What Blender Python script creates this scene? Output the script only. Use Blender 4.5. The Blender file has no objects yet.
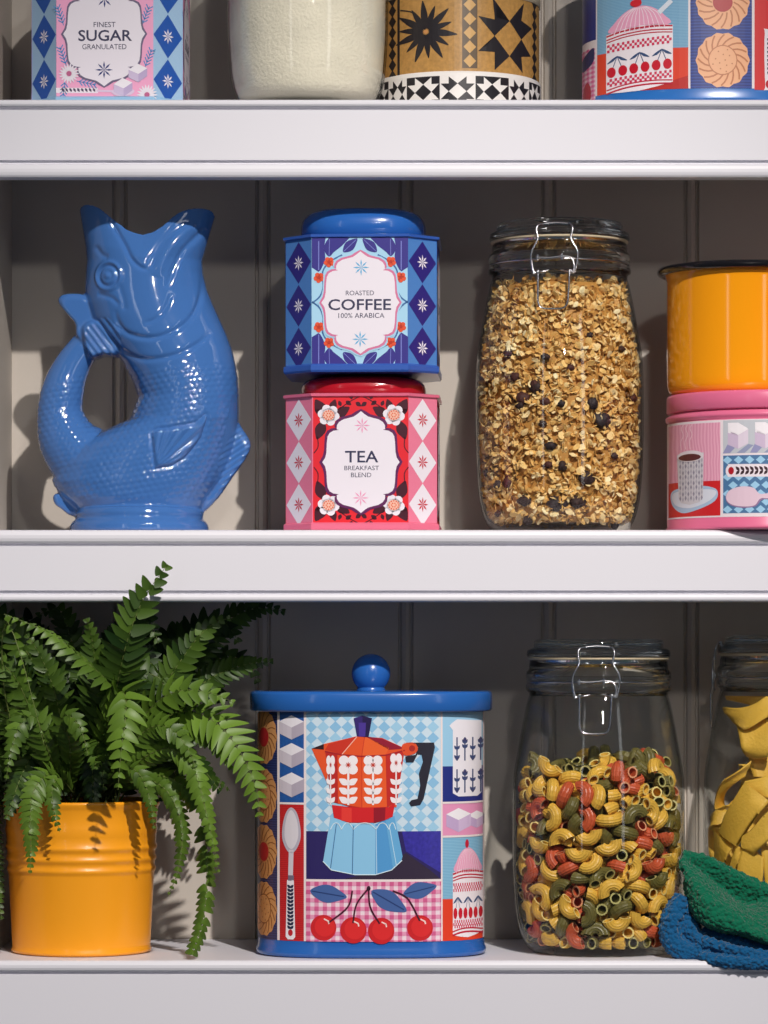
import bpy, bmesh, math, random
import numpy as np
from mathutils import Vector, Matrix
from mathutils.geometry import tessellate_polygon

# ---------------------------------------------------------------- units
# modelling unit "u" = 0.8 mm (about one photo pixel at the shelf front); scaled to metres when meshes are built
S = 0.0008
KEY = 290.0              # watts of the main lamp
DIST = 3450.0           # camera distance from the shelf front, in u
EYE = 1500.0            # eye height in u (1.2 m)
scn = bpy.context.scene
COL = scn.collection
PI = math.pi

# ---------------------------------------------------------------- camera
cd = bpy.data.cameras.new('camera'); cam = bpy.data.objects.new('camera', cd); COL.objects.link(cam)
cam.location = (0, -DIST*S, EYE*S); cam.rotation_euler = (PI/2, 0, 0)
cd.sensor_fit = 'HORIZONTAL'; cd.sensor_width = 36.0
cd.lens = 36.0*DIST/768.0
cd.shift_x = 0.0; cd.shift_y = 138.0/768.0
cd.clip_start = 0.05; cd.clip_end = 100
scn.camera = cam

# ---------------------------------------------------------------- light
scn.view_settings.view_transform = 'Standard'
scn.view_settings.look = 'None'
scn.view_settings.exposure = 0.0
scn.view_settings.gamma = 1.0
scn.view_settings.use_curve_mapping = False
w = bpy.data.worlds.new('room_light'); scn.world = w; w.use_nodes = True
w.node_tree.nodes['Background'].inputs['Color'].default_value = (0.66, 0.81, 1.0, 1)
w.node_tree.nodes['Background'].inputs['Strength'].default_value = 0.062

def lamp(name, loc, tgt, energy, color, radius, spot=50, blend=0.6):
    l = bpy.data.lights.new(name, 'SPOT'); l.energy = energy; l.color = color; l.shadow_soft_size = radius
    l.spot_size = math.radians(spot); l.spot_blend = blend
    o = bpy.data.objects.new(name, l); COL.objects.link(o); o.location = (loc[0]*S, loc[1]*S, (loc[2]+EYE)*S)
    t = Vector((tgt[0]*S, tgt[1]*S, (tgt[2]+EYE)*S))
    o.rotation_euler = (t-o.location).to_track_quat('-Z', 'Y').to_euler()
lamp('studio_lamp', (670, -2500, 1990), (-90, 60, -320), KEY, (1.0, 0.93, 0.87), 0.022, 42, 1.0)
lamp('low_studio_lamp', (420, -3150, 1225), (40, 60, 150), 24, (1.0, 0.96, 0.92), 0.06)

def area(name, loc, tgt, sx, sy, energy, color):
    l = bpy.data.lights.new(name, 'AREA'); l.shape = 'RECTANGLE'; l.size = sx; l.size_y = sy
    l.energy = energy; l.color = color
    o = bpy.data.objects.new(name, l); COL.objects.link(o); o.location = loc
    o.rotation_euler = (Vector(tgt)-Vector(loc)).to_track_quat('-Z', 'Y').to_euler()
area('window_light_right', (2.0, -3.2, 1.9), (0, 0, 1.2), 0.30, 2.4, 5, (0.95, 0.97, 1.0))
area('window_light_left', (-1.5, -3.4, 1.9), (0, 0, 1.2), 0.2, 2.4, 3, (0.95, 0.97, 1.0))

# ---------------------------------------------------------------- helpers
def lin(c):
    c = c/255.0
    return c/12.92 if c <= 0.04045 else ((c+0.055)/1.055)**2.4
def rgb(c): return (lin(c[0]), lin(c[1]), lin(c[2]), 1)
MATS = {}
def paint(c, rough=0.35, coat=0.0, metal=0.0, bump=0.0, bscale=300.0, spec=0.5, var=0.0, vscale=60.0, sheen=0.0, name=None):
    key = (tuple(c), rough, coat, metal, bump, bscale, spec, var, vscale)
    if key in MATS: return MATS[key]
    m = bpy.data.materials.new(name or 'paint_%d_%d_%d' % tuple(c)); m.use_nodes = True
    nt = m.node_tree; b = nt.nodes['Principled BSDF']
    b.inputs['Base Color'].default_value = rgb(c)
    b.inputs['Roughness'].default_value = rough; b.inputs['Metallic'].default_value = metal
    b.inputs['Specular IOR Level'].default_value = spec
    b.inputs['Coat Weight'].default_value = coat; b.inputs['Coat Roughness'].default_value = 0.062
    if bump or var:
        tc = nt.nodes.new('ShaderNodeTexCoord')
    if bump:
        nz = nt.nodes.new('ShaderNodeTexNoise'); nz.inputs['Scale'].default_value = bscale; nz.inputs['Detail'].default_value = 3
        bp = nt.nodes.new('ShaderNodeBump'); bp.inputs['Strength'].default_value = bump; bp.inputs['Distance'].default_value = 0.002
        nt.links.new(tc.outputs['Object'], nz.inputs['Vector']); nt.links.new(nz.outputs['Fac'], bp.inputs['Height'])
        nt.links.new(bp.outputs['Normal'], b.inputs['Normal'])
    if var:
        n2 = nt.nodes.new('ShaderNodeTexNoise'); n2.inputs['Scale'].default_value = vscale; n2.inputs['Detail'].default_value = 4
        hs = nt.nodes.new('ShaderNodeHueSaturation'); mr = nt.nodes.new('ShaderNodeMapRange')
        mr.inputs['From Min'].default_value = 0.3; mr.inputs['From Max'].default_value = 0.7
        mr.inputs['To Min'].default_value = 1-var; mr.inputs['To Max'].default_value = 1+var
        hs.inputs['Color'].default_value = rgb(c)
        nt.links.new(tc.outputs['Object'], n2.inputs['Vector']); nt.links.new(n2.outputs['Fac'], mr.inputs['Value'])
        nt.links.new(mr.outputs['Result'], hs.inputs['Value']); nt.links.new(hs.outputs['Color'], b.inputs['Base Color'])
    MATS[key] = m
    return m

def hatch(c1, c2, scale=420.0, axis='Z', rough=0.35, dist=1.5):
    """printed hatching: two inks in fine wavering bands"""
    key = ('h', tuple(c1), tuple(c2), scale, axis)
    if key in MATS: return MATS[key]
    m = bpy.data.materials.new('hatched_print'); m.use_nodes = True
    nt = m.node_tree; b = nt.nodes['Principled BSDF']; b.inputs['Roughness'].default_value = rough
    tc = nt.nodes.new('ShaderNodeTexCoord'); wv = nt.nodes.new('ShaderNodeTexWave')
    wv.bands_direction = axis; wv.inputs['Scale'].default_value = scale; wv.inputs['Distortion'].default_value = dist
    wv.inputs['Detail Scale'].default_value = 0.3
    mx = nt.nodes.new('ShaderNodeMix'); mx.data_type = 'RGBA'
    mx.inputs[6].default_value = rgb(c1); mx.inputs[7].default_value = rgb(c2)
    nt.links.new(tc.outputs['Object'], wv.inputs['Vector']); nt.links.new(wv.outputs['Fac'], mx.inputs[0])
    nt.links.new(mx.outputs[2], b.inputs['Base Color'])
    MATS[key] = m
    return m

def kk(Y): return 1+Y/DIST
def wx(px, Y): return (px-384)*kk(Y)
def wz(py, Y): return (650-py)*kk(Y)

class MB:
    """collects shapes in u, builds ONE mesh object"""
    def __init__(s): s.v = []; s.f = []; s.m = []; s.sm = []; s.mats = []
    def mi(s, mat):
        if mat not in s.mats: s.mats.append(mat)
        return s.mats.index(mat)
    def add(s, verts, faces, mat, smooth=True):
        o = len(s.v); i = s.mi(mat)
        s.v.extend([tuple(map(float, p)) for p in verts])
        for f in faces: s.f.append(tuple(o+k for k in f)); s.m.append(i); s.sm.append(smooth)
    def box(s, x0, x1, y0, y1, z0, z1, mat):
        v = [(x0,y0,z0),(x1,y0,z0),(x1,y1,z0),(x0,y1,z0),(x0,y0,z1),(x1,y0,z1),(x1,y1,z1),(x0,y1,z1)]
        s.add(v, [(3,2,1,0),(4,5,6,7),(0,1,5,4),(1,2,6,5),(2,3,7,6),(3,0,4,7)], mat, False)
    def loft(s, rings, mat, closed=True, cap0=False, cap1=False, smooth=True):
        n = len(rings[0]); v = [p for r in rings for p in r]; f = []
        for i in range(len(rings)-1):
            for j in range(n if closed else n-1):
                a = i*n+j; b = i*n+(j+1) % n
                f.append((a, b, b+n, a+n))
        s.add(v, f, mat, smooth)
        if cap0: s.add(rings[0], [tuple(reversed(range(n)))], mat, False)
        if cap1: s.add(rings[-1], [tuple(range(n))], mat, False)
    def lathe(s, prof, mat, n=64, cx=0, cy=0, sy=1.0, expo=2.0, smooth=True, cap0=False, cap1=False):
        rings = []
        for r, z in prof:
            ring = []
            for k in range(n):
                a = 2*PI*k/n; c, d = math.cos(a), math.sin(a)
                if expo != 2.0:
                    c = math.copysign(abs(c)**(2/expo), c); d = math.copysign(abs(d)**(2/expo), d)
                ring.append((cx+r*c, cy+r*sy*d, z))
            rings.append(ring)
        s.loft(rings, mat, True, cap0, cap1, smooth)
    def tube(s, pts, r, mat, n=8, closed=False, cap=True):
        pts = [Vector(p) for p in pts]; N = len(pts)
        rs = r if isinstance(r, (list, tuple)) else [r]*N
        rings = []; up = None
        for i in range(N):
            if closed: t = pts[(i+1) % N]-pts[i-1]
            else: t = pts[min(i+1, N-1)]-pts[max(i-1, 0)]
            t.normalize()
            if up is None:
                up = Vector((0,0,1)) if abs(t.z) < 0.9 else Vector((1,0,0))
            sd = t.cross(up)
            if sd.length < 1e-6: sd = t.orthogonal()
            sd.normalize(); up = sd.cross(t).normalized()
            rings.append([tuple(pts[i]+(sd*math.cos(2*PI*k/n)+up*math.sin(2*PI*k/n))*rs[i]) for k in range(n)])
        if closed: rings.append(rings[0])
        s.loft(rings, mat, True, cap and not closed, cap and not closed)
    def build(s, name, parent=None, loc=None, rotz=0.0):
        me = bpy.data.meshes.new(name)
        me.from_pydata([(a*S, b*S, c*S) for a, b, c in s.v], [], s.f)
        for m in s.mats: me.materials.append(m)
        me.polygons.foreach_set('material_index', s.m)
        me.polygons.foreach_set('use_smooth', s.sm)
        me.update()
        o = bpy.data.objects.new(name, me); COL.objects.link(o)
        if parent: o.parent = parent
        if loc: o.location = (loc[0]*S, loc[1]*S, (loc[2]+EYE)*S)
        o.rotation_euler.z = rotz
        return o

def tag(o, label=None, cat=None, group=None, kind=None):
    if label: o['label'] = label
    if cat: o['category'] = cat
    if group: o['group'] = group
    if kind: o['kind'] = kind
    return o
def thing(name, loc, label, cat, group=None, rotz=0.0):
    o = bpy.data.objects.new(name, None); COL.objects.link(o)
    o.empty_display_size = 0.02
    o.location = (loc[0]*S, loc[1]*S, (loc[2]+EYE)*S); o.rotation_euler.z = rotz
    return tag(o, label, cat, group)
def mod_apply(o):
    dg = bpy.context.evaluated_depsgraph_get(); e = o.evaluated_get(dg)
    me = bpy.data.meshes.new_from_object(e); old = o.data
    o.modifiers.clear(); o.data = me; bpy.data.meshes.remove(old)
def spline(P, n=8, closed=False):
    """Catmull-Rom through points of any dimension"""
    P = [np.array(p, float) for p in P]; N = len(P); out = []
    segs = N if closed else N-1
    for i in range(segs):
        if closed: a, b, c, d = P[i-1], P[i], P[(i+1) % N], P[(i+2) % N]
        else: a, b, c, d = P[max(i-1, 0)], P[i], P[i+1], P[min(i+2, N-1)]
        for k in range(n):
            t = k/n
            out.append(0.5*((2*b)+(-a+c)*t+(2*a-5*b+4*c-d)*t*t+(-a+3*b-3*c+d)*t**3))
    if not closed: out.append(P[-1])
    return out
def curve_profile(xs, ys, z):
    return float(np.interp(z, xs, ys))

# ---------------------------------------------------------------- printed artwork: flat shapes laid on a tin's surface
LAY = 0.13
class Art:
    def __init__(s, ox=0.0, oy=0.0, sc=1.0):
        s.o = (ox, oy, sc); s.bm = bmesh.new(); s.mats = []
    def T(s, p): return (s.o[0]+p[0]/s.o[2], s.o[1]+p[1]/s.o[2])
    def m(s, c):
        mt = paint(c) if isinstance(c, tuple) else c
        if mt not in s.mats: s.mats.append(mt)
        return s.mats.index(mt)
    def poly(s, pts, c, z=1, raw=False):
        pts = [tuple(p[:2]) for p in pts]
        if not raw: pts = [s.T(p) for p in pts]
        tri = tessellate_polygon([[Vector((p[0], p[1], 0)) for p in pts]])
        vs = [s.bm.verts.new((p[0], p[1], z*LAY)) for p in pts]; i = s.m(c)
        for t in tri:
            a, b, d = (pts[k] for k in t)
            ar = (b[0]-a[0])*(d[1]-a[1])-(b[1]-a[1])*(d[0]-a[0])
            if abs(ar) < 1e-7: continue
            t = t if ar < 0 else (t[0], t[2], t[1])        # y points down in the photo
            try: f = s.bm.faces.new([vs[k] for k in t]); f.material_index = i
            except ValueError: pass
    def rect(s, x0, y0, x1, y1, c, z=0): s.poly([(x0,y0),(x1,y0),(x1,y1),(x0,y1)], c, z)
    def ell(s, cx, cy, rx, ry, c, z=1, n=24, rot=0.0):
        cr, sr = math.cos(rot), math.sin(rot); P = []
        for k in range(n):
            a, b = rx*math.cos(2*PI*k/n), ry*math.sin(2*PI*k/n)
            P.append((cx+a*cr-b*sr, cy+a*sr+b*cr))
        s.poly(P, c, z)
    def smooth(s, pts, c, z=1, n=6): s.poly(spline(pts, n, True), c, z)
    def stroke(s, pts, wd, c, z=2, closed=False, sm=0):
        if sm: pts = spline(pts, sm, closed)
        pts = [np.array(p[:2], float) for p in pts]; N = len(pts)
        for i in range(N if closed else N-1):
            a, b = pts[i], pts[(i+1) % N]; d = b-a; L = np.hypot(*d)
            if L < 1e-6: continue
            n_ = np.array([-d[1], d[0]])/L*wd/2; e = d/L*wd*0.2
            s.poly([a+n_-e, b+n_+e, b-n_+e, a-n_-e], c, z)
    def star(s, cx, cy, r, c, z=2, n=8, wd=0.16, sx=1.0):
        for k in range(n):
            a = PI/2+2*PI*k/n; q = a+PI/2
            dx, dy = math.cos(a), math.sin(a); ex, ey = math.cos(q)*r*wd, math.sin(q)*r*wd
            s.poly([(cx, cy), (cx+(dx*r*.55+ex)*sx, cy+dy*r*.55+ey), (cx+dx*r*sx, cy+dy*r), (cx+(dx*r*.55-ex)*sx, cy+dy*r*.55-ey)], c, z)
    def leaf(s, x0, y0, x1, y1, wd, c, z=2, vein=None):
        a = np.array([x0, y0], float); b = np.array([x1, y1], float); d = b-a; n_ = np.array([-d[1], d[0]])*wd
        s.smooth([a, a+d*.25+n_*.8, a+d*.5+n_, a+d*.78+n_*.6, b, a+d*.78-n_*.6, a+d*.5-n_, a+d*.25-n_*.8], c, z, 4)
        if vein: s.stroke([a+d*.05, b-d*.08], np.hypot(*d)*.03, vein, z+1)
    def diamond(s, cx, cy, rx, ry, c, z=1): s.poly([(cx,cy-ry),(cx+rx,cy),(cx,cy+ry),(cx-rx,cy)], c, z)
    def text(s, body, cx, cy, wd, ht, c, z=3, bold=0.0):
        cu = bpy.data.curves.new('lettering', 'FONT'); cu.body = body; cu.size = 1.0; cu.offset = bold
        cu.resolution_u = 3; cu.fill_mode = 'FRONT'
        o = bpy.data.objects.new('lettering', cu); COL.objects.link(o)
        dg = bpy.context.evaluated_depsgraph_get(); e = o.evaluated_get(dg); me = e.to_mesh()
        V = [v.co.copy() for v in me.vertices]; F = [tuple(p.vertices) for p in me.polygons]
        e.to_mesh_clear(); bpy.data.objects.remove(o); bpy.data.curves.remove(cu)
        x0 = min(v.x for v in V); x1 = max(v.x for v in V); y0 = min(v.y for v in V); y1 = max(v.y for v in V)
        vs = []
        for v in V:
            p = s.T((cx+((v.x-x0)/(x1-x0)-.5)*wd, cy-((v.y-y0)/(y1-y0)-.5)*ht))
            vs.append(s.bm.verts.new((p[0], p[1], z*LAY)))
        i = s.m(c)
        for f in F:
            try: q = s.bm.faces.new([vs[k] for k in f]); q.material_index = i
            except ValueError: pass
    def emit(s, mb, fn, cuts=(), flip=False):
        bm = s.bm.copy()
        for x in cuts:
            bmesh.ops.bisect_plane(bm, geom=bm.verts[:]+bm.edges[:]+bm.faces[:], plane_co=(x,0,0), plane_no=(1,0,0), dist=1e-5)
        bm.verts.ensure_lookup_table(); bm.verts.index_update()
        V = [fn(v.co.x, v.co.y, v.co.z) for v in bm.verts]
        by = {}
        for f in bm.faces: by.setdefault(f.material_index, []).append([v.index for v in f.verts])
        o = len(mb.v); mb.v.extend([tuple(map(float, p)) for p in V])
        for i, F in by.items():
            k = mb.mi(s.mats[i])
            for f in F: mb.f.append(tuple(o+q for q in f)); mb.m.append(k); mb.sm.append(False)
        bm.free()

# ---------------------------------------------------------------- common materials
SHELF = paint((224, 223, 231), 0.45, bump=0.02, bscale=900, name='shelf_paint')
WALLM = paint((196, 188, 178), 0.6, bump=0.03, bscale=700, name='panel_paint')

# ================================================================ THE ALCOVE
XL, XR, YB = -399.0, 640.0, 250.0
ZT, ZM, ZB = 550.0, 120.0, -310.0        # tops of the three shelves
def grooved_wall():
    """tongue-and-groove boards with a bead at each joint"""
    mb = MB(); joints = []
    x = (120-384)*kk(YB)
    while x > XL: x -= 153.2
    prof = [(XL-40, YB)]
    x += 153.2
    while x < XR:
        prof += [(x-8.5, YB), (x-7, YB+4), (x-5.5, YB+4), (x-4, YB+.6), (x, YB-1.2), (x+4, YB+.6), (x+5.5, YB+4), (x+7, YB+4), (x+8.5, YB)]
        x += 153.2
    prof += [(XR+40, YB), (XR+40, YB+24), (XL-40, YB+24)]
    mb.loft([[(a, b, z) for a, b in prof] for z in (-420, 960)], WALLM, True, True, True, smooth=False)
    return tag(mb.build('wall_back', loc=(0, 0, 0)), 'grey painted tongue and groove boarding behind the shelves', 'wall', kind='structure')
grooved_wall()
mb = MB(); mb.box(XL-32, XL, -2, YB, -420, 960, WALLM)
tag(mb.build('wall_left', loc=(0, 0, 0)), 'painted side panel of the shelving at the left', 'wall', kind='structure')
mb = MB(); mb.box(XR, XR+32, -2, YB, -420, 960, WALLM)
tag(mb.build('wall_right', loc=(0, 0, 0)), 'painted side panel of the shelving at the right', 'wall', kind='structure')
mb = MB(); mb.box(XL-32, XR+32, -2, YB+24, 960, 990, SHELF)
tag(mb.build('ceiling', loc=(0, 0, 0)), 'top board of the shelving', 'ceiling', kind='structure')

def bead(y0, y1, z0, z1, n=7):
    """rounded nosing from top (z1) to bottom (z0), bulging towards y1 (negative = out)"""
    out = []
    for i in range(n+1):
        a = -PI/2+PI*i/n
        out.append((y0+(y1-y0)*math.cos(a)**.7 if 0 < i < n else y0, (z0+z1)/2-(z1-z0)/2*math.sin(a)))
    return out
def make_shelf(label, ztop, b1, b2, b3, h):
    """b1: nosing height, b2: gap; b3: lower bead start; h: face height (u)"""
    t = thing('shelf', ((XL+XR)/2, 0, ztop), label, 'shelf', 'white shelves of the alcove')
    x0, x1 = XL-(XL+XR)/2+.4, XR-(XL+XR)/2-.4
    mb = MB(); mb.box(x0, x1, 16, YB-.5, -28, 0, SHELF); mb.build('board', t)
    prof = bead(0, -6, -b1, 0)+[(1, -b1), (1, -b1-1.6), (-3, -b1-2.4), (-3, -b3+1.6), (1, -b3+1), (1, -b3-2)]+bead(0, -5, -h, -b3-2)+[(16, -h), (16, 0)]
    mb = MB(); mb.loft([[(x, a, b) for a, b in prof] for x in (x0, x1)], SHELF, True, True, True, smooth=False)
    mb.build('fascia', t)
    return t
make_shelf('upper white shelf, carrying the sugar caddy and the flour jar', ZT, 8, 2, 62, 78)
make_shelf('middle white shelf, carrying the blue fish jug and the granola jar', ZM, 14, 2, 62, 72)
make_shelf('lowest white shelf, carrying the potted fern and the macaroni jar', ZB, 12, 2, 88, 100)

# ================================================================ OCTAGONAL CADDIES
WHT = (236, 230, 240); NAVY = (44, 38, 112); INK = (52, 52, 84); GLS = 0.3
def octa(h, c): return [(-h+c,-h),(h-c,-h),(h,-h+c),(h,h-c),(h-c,h),(-h+c,h),(-h,h-c),(-h,-h+c)]
OH, OC = 77.0, 28.6
CART = [(0,-207),(14,-196),(30,-185),(52,-179),(72,-174),(90,-163),(98,-150),(99,-134),(90,-131),(112,-128),(128,-119),(136,-104),(139,-80),(141,-40),(146,-18),(158,0)]
def cartouche(A, cx, cy, g, c, z, fy=1.0):
    q = [(x+(g if x else 0)*1.0, (y-g)*fy) for x, y in CART]
    q[-1] = (CART[-1][0]+g*1.3, 0)
    top = q+[(x, -y) for x, y in reversed(q[:-1])]
    P = [(cx+x, cy+y) for x, y in top]+[(cx-x, cy+y) for x, y in reversed(top[1:-1])]
    A.poly(P, c, z)

def caddy(name, label, loc, rot, hgt, body_c, lid_c, lid_h, front, chamfer, cxp, yfront, rim_c, group):
    """front, chamfer: Art in photo pixels; the four broad sides and the four corners carry the same print"""
    t = thing(name, loc, label, 'tin', group, rot)
    zb = loc[2]; kf = kk(yfront)
    mb = MB(); bm_, rm = paint(body_c, GLS, coat=.3), paint(rim_c, GLS, coat=.3)
    def ring(z, g): return [(x, y, z) for x, y in octa(OH+g, OC+g*.58)]
    mb.loft([ring(0, -4), ring(0, 1.0), ring(2, 2.2), ring(7, 2.2), ring(8.5, 0)], rm, True, True, False, False)
    mb.loft([ring(8.5, 0), ring(hgt-4, 0)], bm_, True, False, False, False)
    mb.loft([ring(hgt-4, 0), ring(hgt-3, 2.4), ring(hgt-.6, 2.6), ring(hgt, 1.0), ring(hgt-.5, -6), ring(hgt-.5, -30)], rm, True, False, True, False)
    for k in range(4):
        c, s_ = math.cos(k*PI/2), math.sin(k*PI/2)
        def R(x, y, z): return (x*c-y*s_, x*s_+y*c, z)
        front.emit(mb, lambda px, py, o: R((px-cxp)*kf, -OH-o-.05, (650-py)*kf-zb))
        def ch(u, py, o):
            q = math.sqrt(.5); d = (OH-OC/2)*2*q     # distance of the corner facet from the axis
            d = (OH+OH-OC)*q
            return R(u*q+(d+o+.05)*q, u*q-(d+o+.05)*q, (650-py)*kf-zb)
        chamfer.emit(mb, ch)
    mb.build('body', t)
    mb = MB(); lm = paint(lid_c, 0.22, coat=.5)
    r = 63.0*1.02; h = lid_h
    prof = [(r-3, hgt-.4), (r, hgt), (r, hgt+h*.45), (r-1.2, hgt+h*.62), (r-5, hgt+h*.8), (r-13, hgt+h*.93), (r-26, hgt+h*.99), (r-45, hgt+h), (.5, hgt+h)]
    mb.lathe(prof, lm, 72, expo=2.7, cap0=True, cap1=True)
    mb.build('lid', t)
    return t
def chamfer_art(bgc, dc, sc, cys, ry, y0, y1):
    A = Art(); hw = OC*math.sqrt(.5)
    A.rect(-hw+.4, y0, hw-.4, y1, bgc, 0)
    for cy in cys:
        A.diamond(0, cy, hw-1.2, ry, dc, 1); A.star(0, cy, 7.6, sc, 2, 8, .13)
    return A

# ---- coffee print
def coffee_front():
    A = Art(270, 190, 4.042)
    LB, NV, OR, VN = (168, 214, 240), (52, 44, 136), (232, 84, 48), (120, 130, 205)
    A.rect(167, 190, 556, 716, LB, 0)
    for sx in (1, -1):
        for sy in (1, -1):
            f = lambda x, y: (363+sx*(x-363), 453+sy*(y-453))
            def lf(x0, y0, x1, y1, w_): 
                a, b = f(x0, y0), f(x1, y1); A.leaf(a[0], a[1], b[0], b[1], w_, NV, 1.5, VN)
            lf(196, 328, 196, 196, .2); lf(238, 268, 240, 192, .3)
            lf(295, 250, 352, 196, .26); 
            A.poly([f(168,192), f(225,192), f(196,330), f(168,312)], NV, 1)
            A.poly([f(238,192), f(322,192), f(290,225), f(243,262)], NV, 1)
            A.stroke([f(170,455), f(200,430), f(214,390), f(212,330), f(240,290), f(290,262)], 6, (60,110,170), 2, sm=4)
            for fx, fy in ((238, 290), (197, 353)):
                p = f(fx, fy)
                for k in range(5):
                    a = k*2*PI/5+.4; A.ell(p[0]+12*math.cos(a), p[1]+12*math.sin(a), 10, 10, OR, 3, 10)
                A.ell(p[0], p[1], 7, 7, (190, 50, 30), 4, 8)
    cartouche(A, 365, 455, 12, LB, 4); cartouche(A, 365, 455, 7, (214, 120, 160), 5); cartouche(A, 365, 455, 0, WHT, 6)
    A.star(368, 313, 33, (96, 176, 220), 7, 8, .1); A.star(364, 603, 33, (96, 176, 220), 7, 8, .1)
    A.text('ROASTED', 363, 416, 114, 19, INK, 7); A.text('COFFEE', 362, 463, 254, 45, INK, 7, .012); A.text('100% ARABICA', 369, 507, 186, 20, INK, 7)
    return A
def tea_front():
    A = Art(270, 370, 4.042)
    RD, DK = (226, 34, 48), (66, 16, 36)
    A.rect(172, 100, 558, 632, RD, 0)
    for sx in (1, -1):
        for sy in (1, -1):
            f = lambda x, y: (367+sx*(x-367), 364+sy*(y-364))
            def lf(x0, y0, x1, y1, w_): 
                a, b = f(x0, y0), f(x1, y1); A.leaf(a[0], a[1], b[0], b[1], w_, DK, 1)
            p = f(235, 182)
            lf(222, 190, 182, 118, .3); lf(215, 205, 188, 280, .28); lf(245, 165, 262, 118, .3); lf(262, 185, 320, 150, .3); lf(205, 170, 180, 160, .3)
            A.stroke([f(260,170), f(320,128), f(366,104)], 4, DK, 1, sm=4); A.stroke([f(176,335), f(192,310), f(190,270)], 4, DK, 1, sm=4)
            for k, (x, y) in enumerate(((285,145),(305,125),(330,118),(345,130))):
                lf(x, y, x+22*(1 if k%2 else -.4), y+(16 if k % 2 else -22), .32)
            for k in range(6):
                a = k*PI/3+.2; A.ell(p[0]+27*math.cos(a), p[1]+26*math.sin(a), 18, 18, WHT, 2, 12)
            A.ell(p[0], p[1], 28, 28, WHT, 2, 14)
            A.ell(p[0], p[1], 25, 22, (240, 190, 170), 3, 12)
            for k in range(12):
                a = k*PI/6; A.ell(p[0]+20*math.cos(a), p[1]+17*math.sin(a), 3.2, 3.2, (220, 80, 60), 4, 6)
            for k in range(6):
                a = k*PI/3; A.ell(p[0]+9*math.cos(a), p[1]+8*math.sin(a), 3.2, 3.2, (226, 100, 60), 4, 6)
    cartouche(A, 366, 372, 8, (96, 30, 88), 4); cartouche(A, 366, 372, -1, WHT, 5)
    A.star(371, 224, 33, (235, 150, 190), 6, 8, .09); A.star(365, 517, 33, (235, 150, 190), 6, 8, .09)
    A.text('TEA', 369, 350, 134, 47, INK, 6, .01); A.text('BREAKFAST', 369, 396, 140, 18, INK, 6); A.text('BLEND', 367, 424, 82, 18, INK, 6)
    return A
def sugar_front():
    A = Art(0, 0, 3.84)
    PK, BL, GY = (242, 168, 205), (70, 140, 200), (110, 100, 130)
    A.rect(219, -150, 592, 378, PK, 0)
    for (x, y, a) in ((235,60,-1.9),(563,60,-1.2),(245,215,-1.9),(573,225,-1.2),(335,318,.2),(248,345,1.7),(235,-60,-1.9),(563,-60,-1.2)):
        c, s_ = math.cos(a), math.sin(a)
        A.stroke([(x-38*c, y-38*s_), (x+38*c, y+38*s_)], 3, BL, 1)
        for k in range(-2, 3):
            for q in (1, -1):
                bx, by = x+14*k*c, y+14*k*s_; A.stroke([(bx, by), (bx+14*c-q*13*s_, by+14*s_+q*13*c)], 4, BL, 1)
    cartouche(A, 403, 130, 6, GY, 3, .97); cartouche(A, 403, 130, 0, WHT, 4, .97)
    A.text('FINEST', 405, 94, 84, 20, INK, 5); A.text('SUGAR', 407, 136, 206, 43, INK, 5, .014); A.text('GRANULATED', 404, 179, 170, 20, INK, 5)
    A.star(403, 268, 34, (44, 56, 120), 5, 8, .1); A.star(405, -4, 34, (44, 56, 120), 5, 8, .1)
    for (cx, cy, r) in ((268, 282, 40), (568, 364, 40)):
        for k in range(18):
            a = k*2*PI/18; A.leaf(cx+9*math.cos(a), cy+9*math.sin(a), cx+r*math.cos(a), cy+r*math.sin(a), .13, WHT, 5 if cx < 400 else 2)
        A.ell(cx, cy, 10, 10, (190, 96, 140), 6, 12)
    for (cx, cy, s_) in ((533, 280, 36), (476, 335, 36)):
        A.poly([(cx-s_,cy-12),(cx-2,cy-s_),(cx+s_,cy-18),(cx+2,cy+4)], (240,236,244), 5)
        A.poly([(cx-s_,cy-12),(cx+2,cy+4),(cx+2,cy+s_),(cx-s_,cy+18)], (205,190,220), 5)
        A.poly([(cx+s_,cy-18),(cx+2,cy+4),(cx+2,cy+s_),(cx+s_,cy+12)], (188,170,208), 5)
    A.smooth([(430,352),(460,336),(505,340),(520,350),(500,366),(455,368)], (222,200,226), 4)
    A.stroke([(375,348),(440,350)], 8, (222,200,226), 2); A.stroke([(222,346),(375,347)], 20, (238,230,240), 1)
    for k in range(9):
        x = 240+k*15; A.leaf(x, 338, x+9, 352, .25, (70,60,90), 2)
    return A
BLU = (54, 108, 192)
LATT = hatch((92, 150, 214), (62, 110, 188), 430)
PATT = hatch((240, 150, 178), (226, 96, 130), 430)
SATT = hatch((190, 216, 238), (132, 180, 222), 430)
yc = 108.0; X = wx(363.6, 100)
tea_h = 139.0; lid_t = 21.0
caddy('tea_tin', 'pink and red octagonal TEA caddy on the middle shelf, under the coffee caddy', (X, yc, ZM+.3), math.radians(-2.4), tea_h,
      (232, 120, 150), (178, 20, 38), lid_t, tea_front(), chamfer_art(PATT, WHT, (200, 40, 64), (419, 461.5, 504), 21, 397, 526), 359.6, 30, (226, 110, 140), 'kitchen caddies')
cz = ZM+.3+tea_h+lid_t+.3
caddy('coffee_tin', 'blue octagonal COFFEE caddy with a domed blue lid, stacked on the tea caddy', (X, yc, cz), math.radians(-2.6), 139.3,
      BLU, (42, 102, 184), 31.5, coffee_front(), chamfer_art(LATT, (48, 38, 124), WHT, (261, 304, 347), 21, 239, 367.5), 359.6, 30, (50, 92, 180), 'kitchen caddies')
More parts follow.
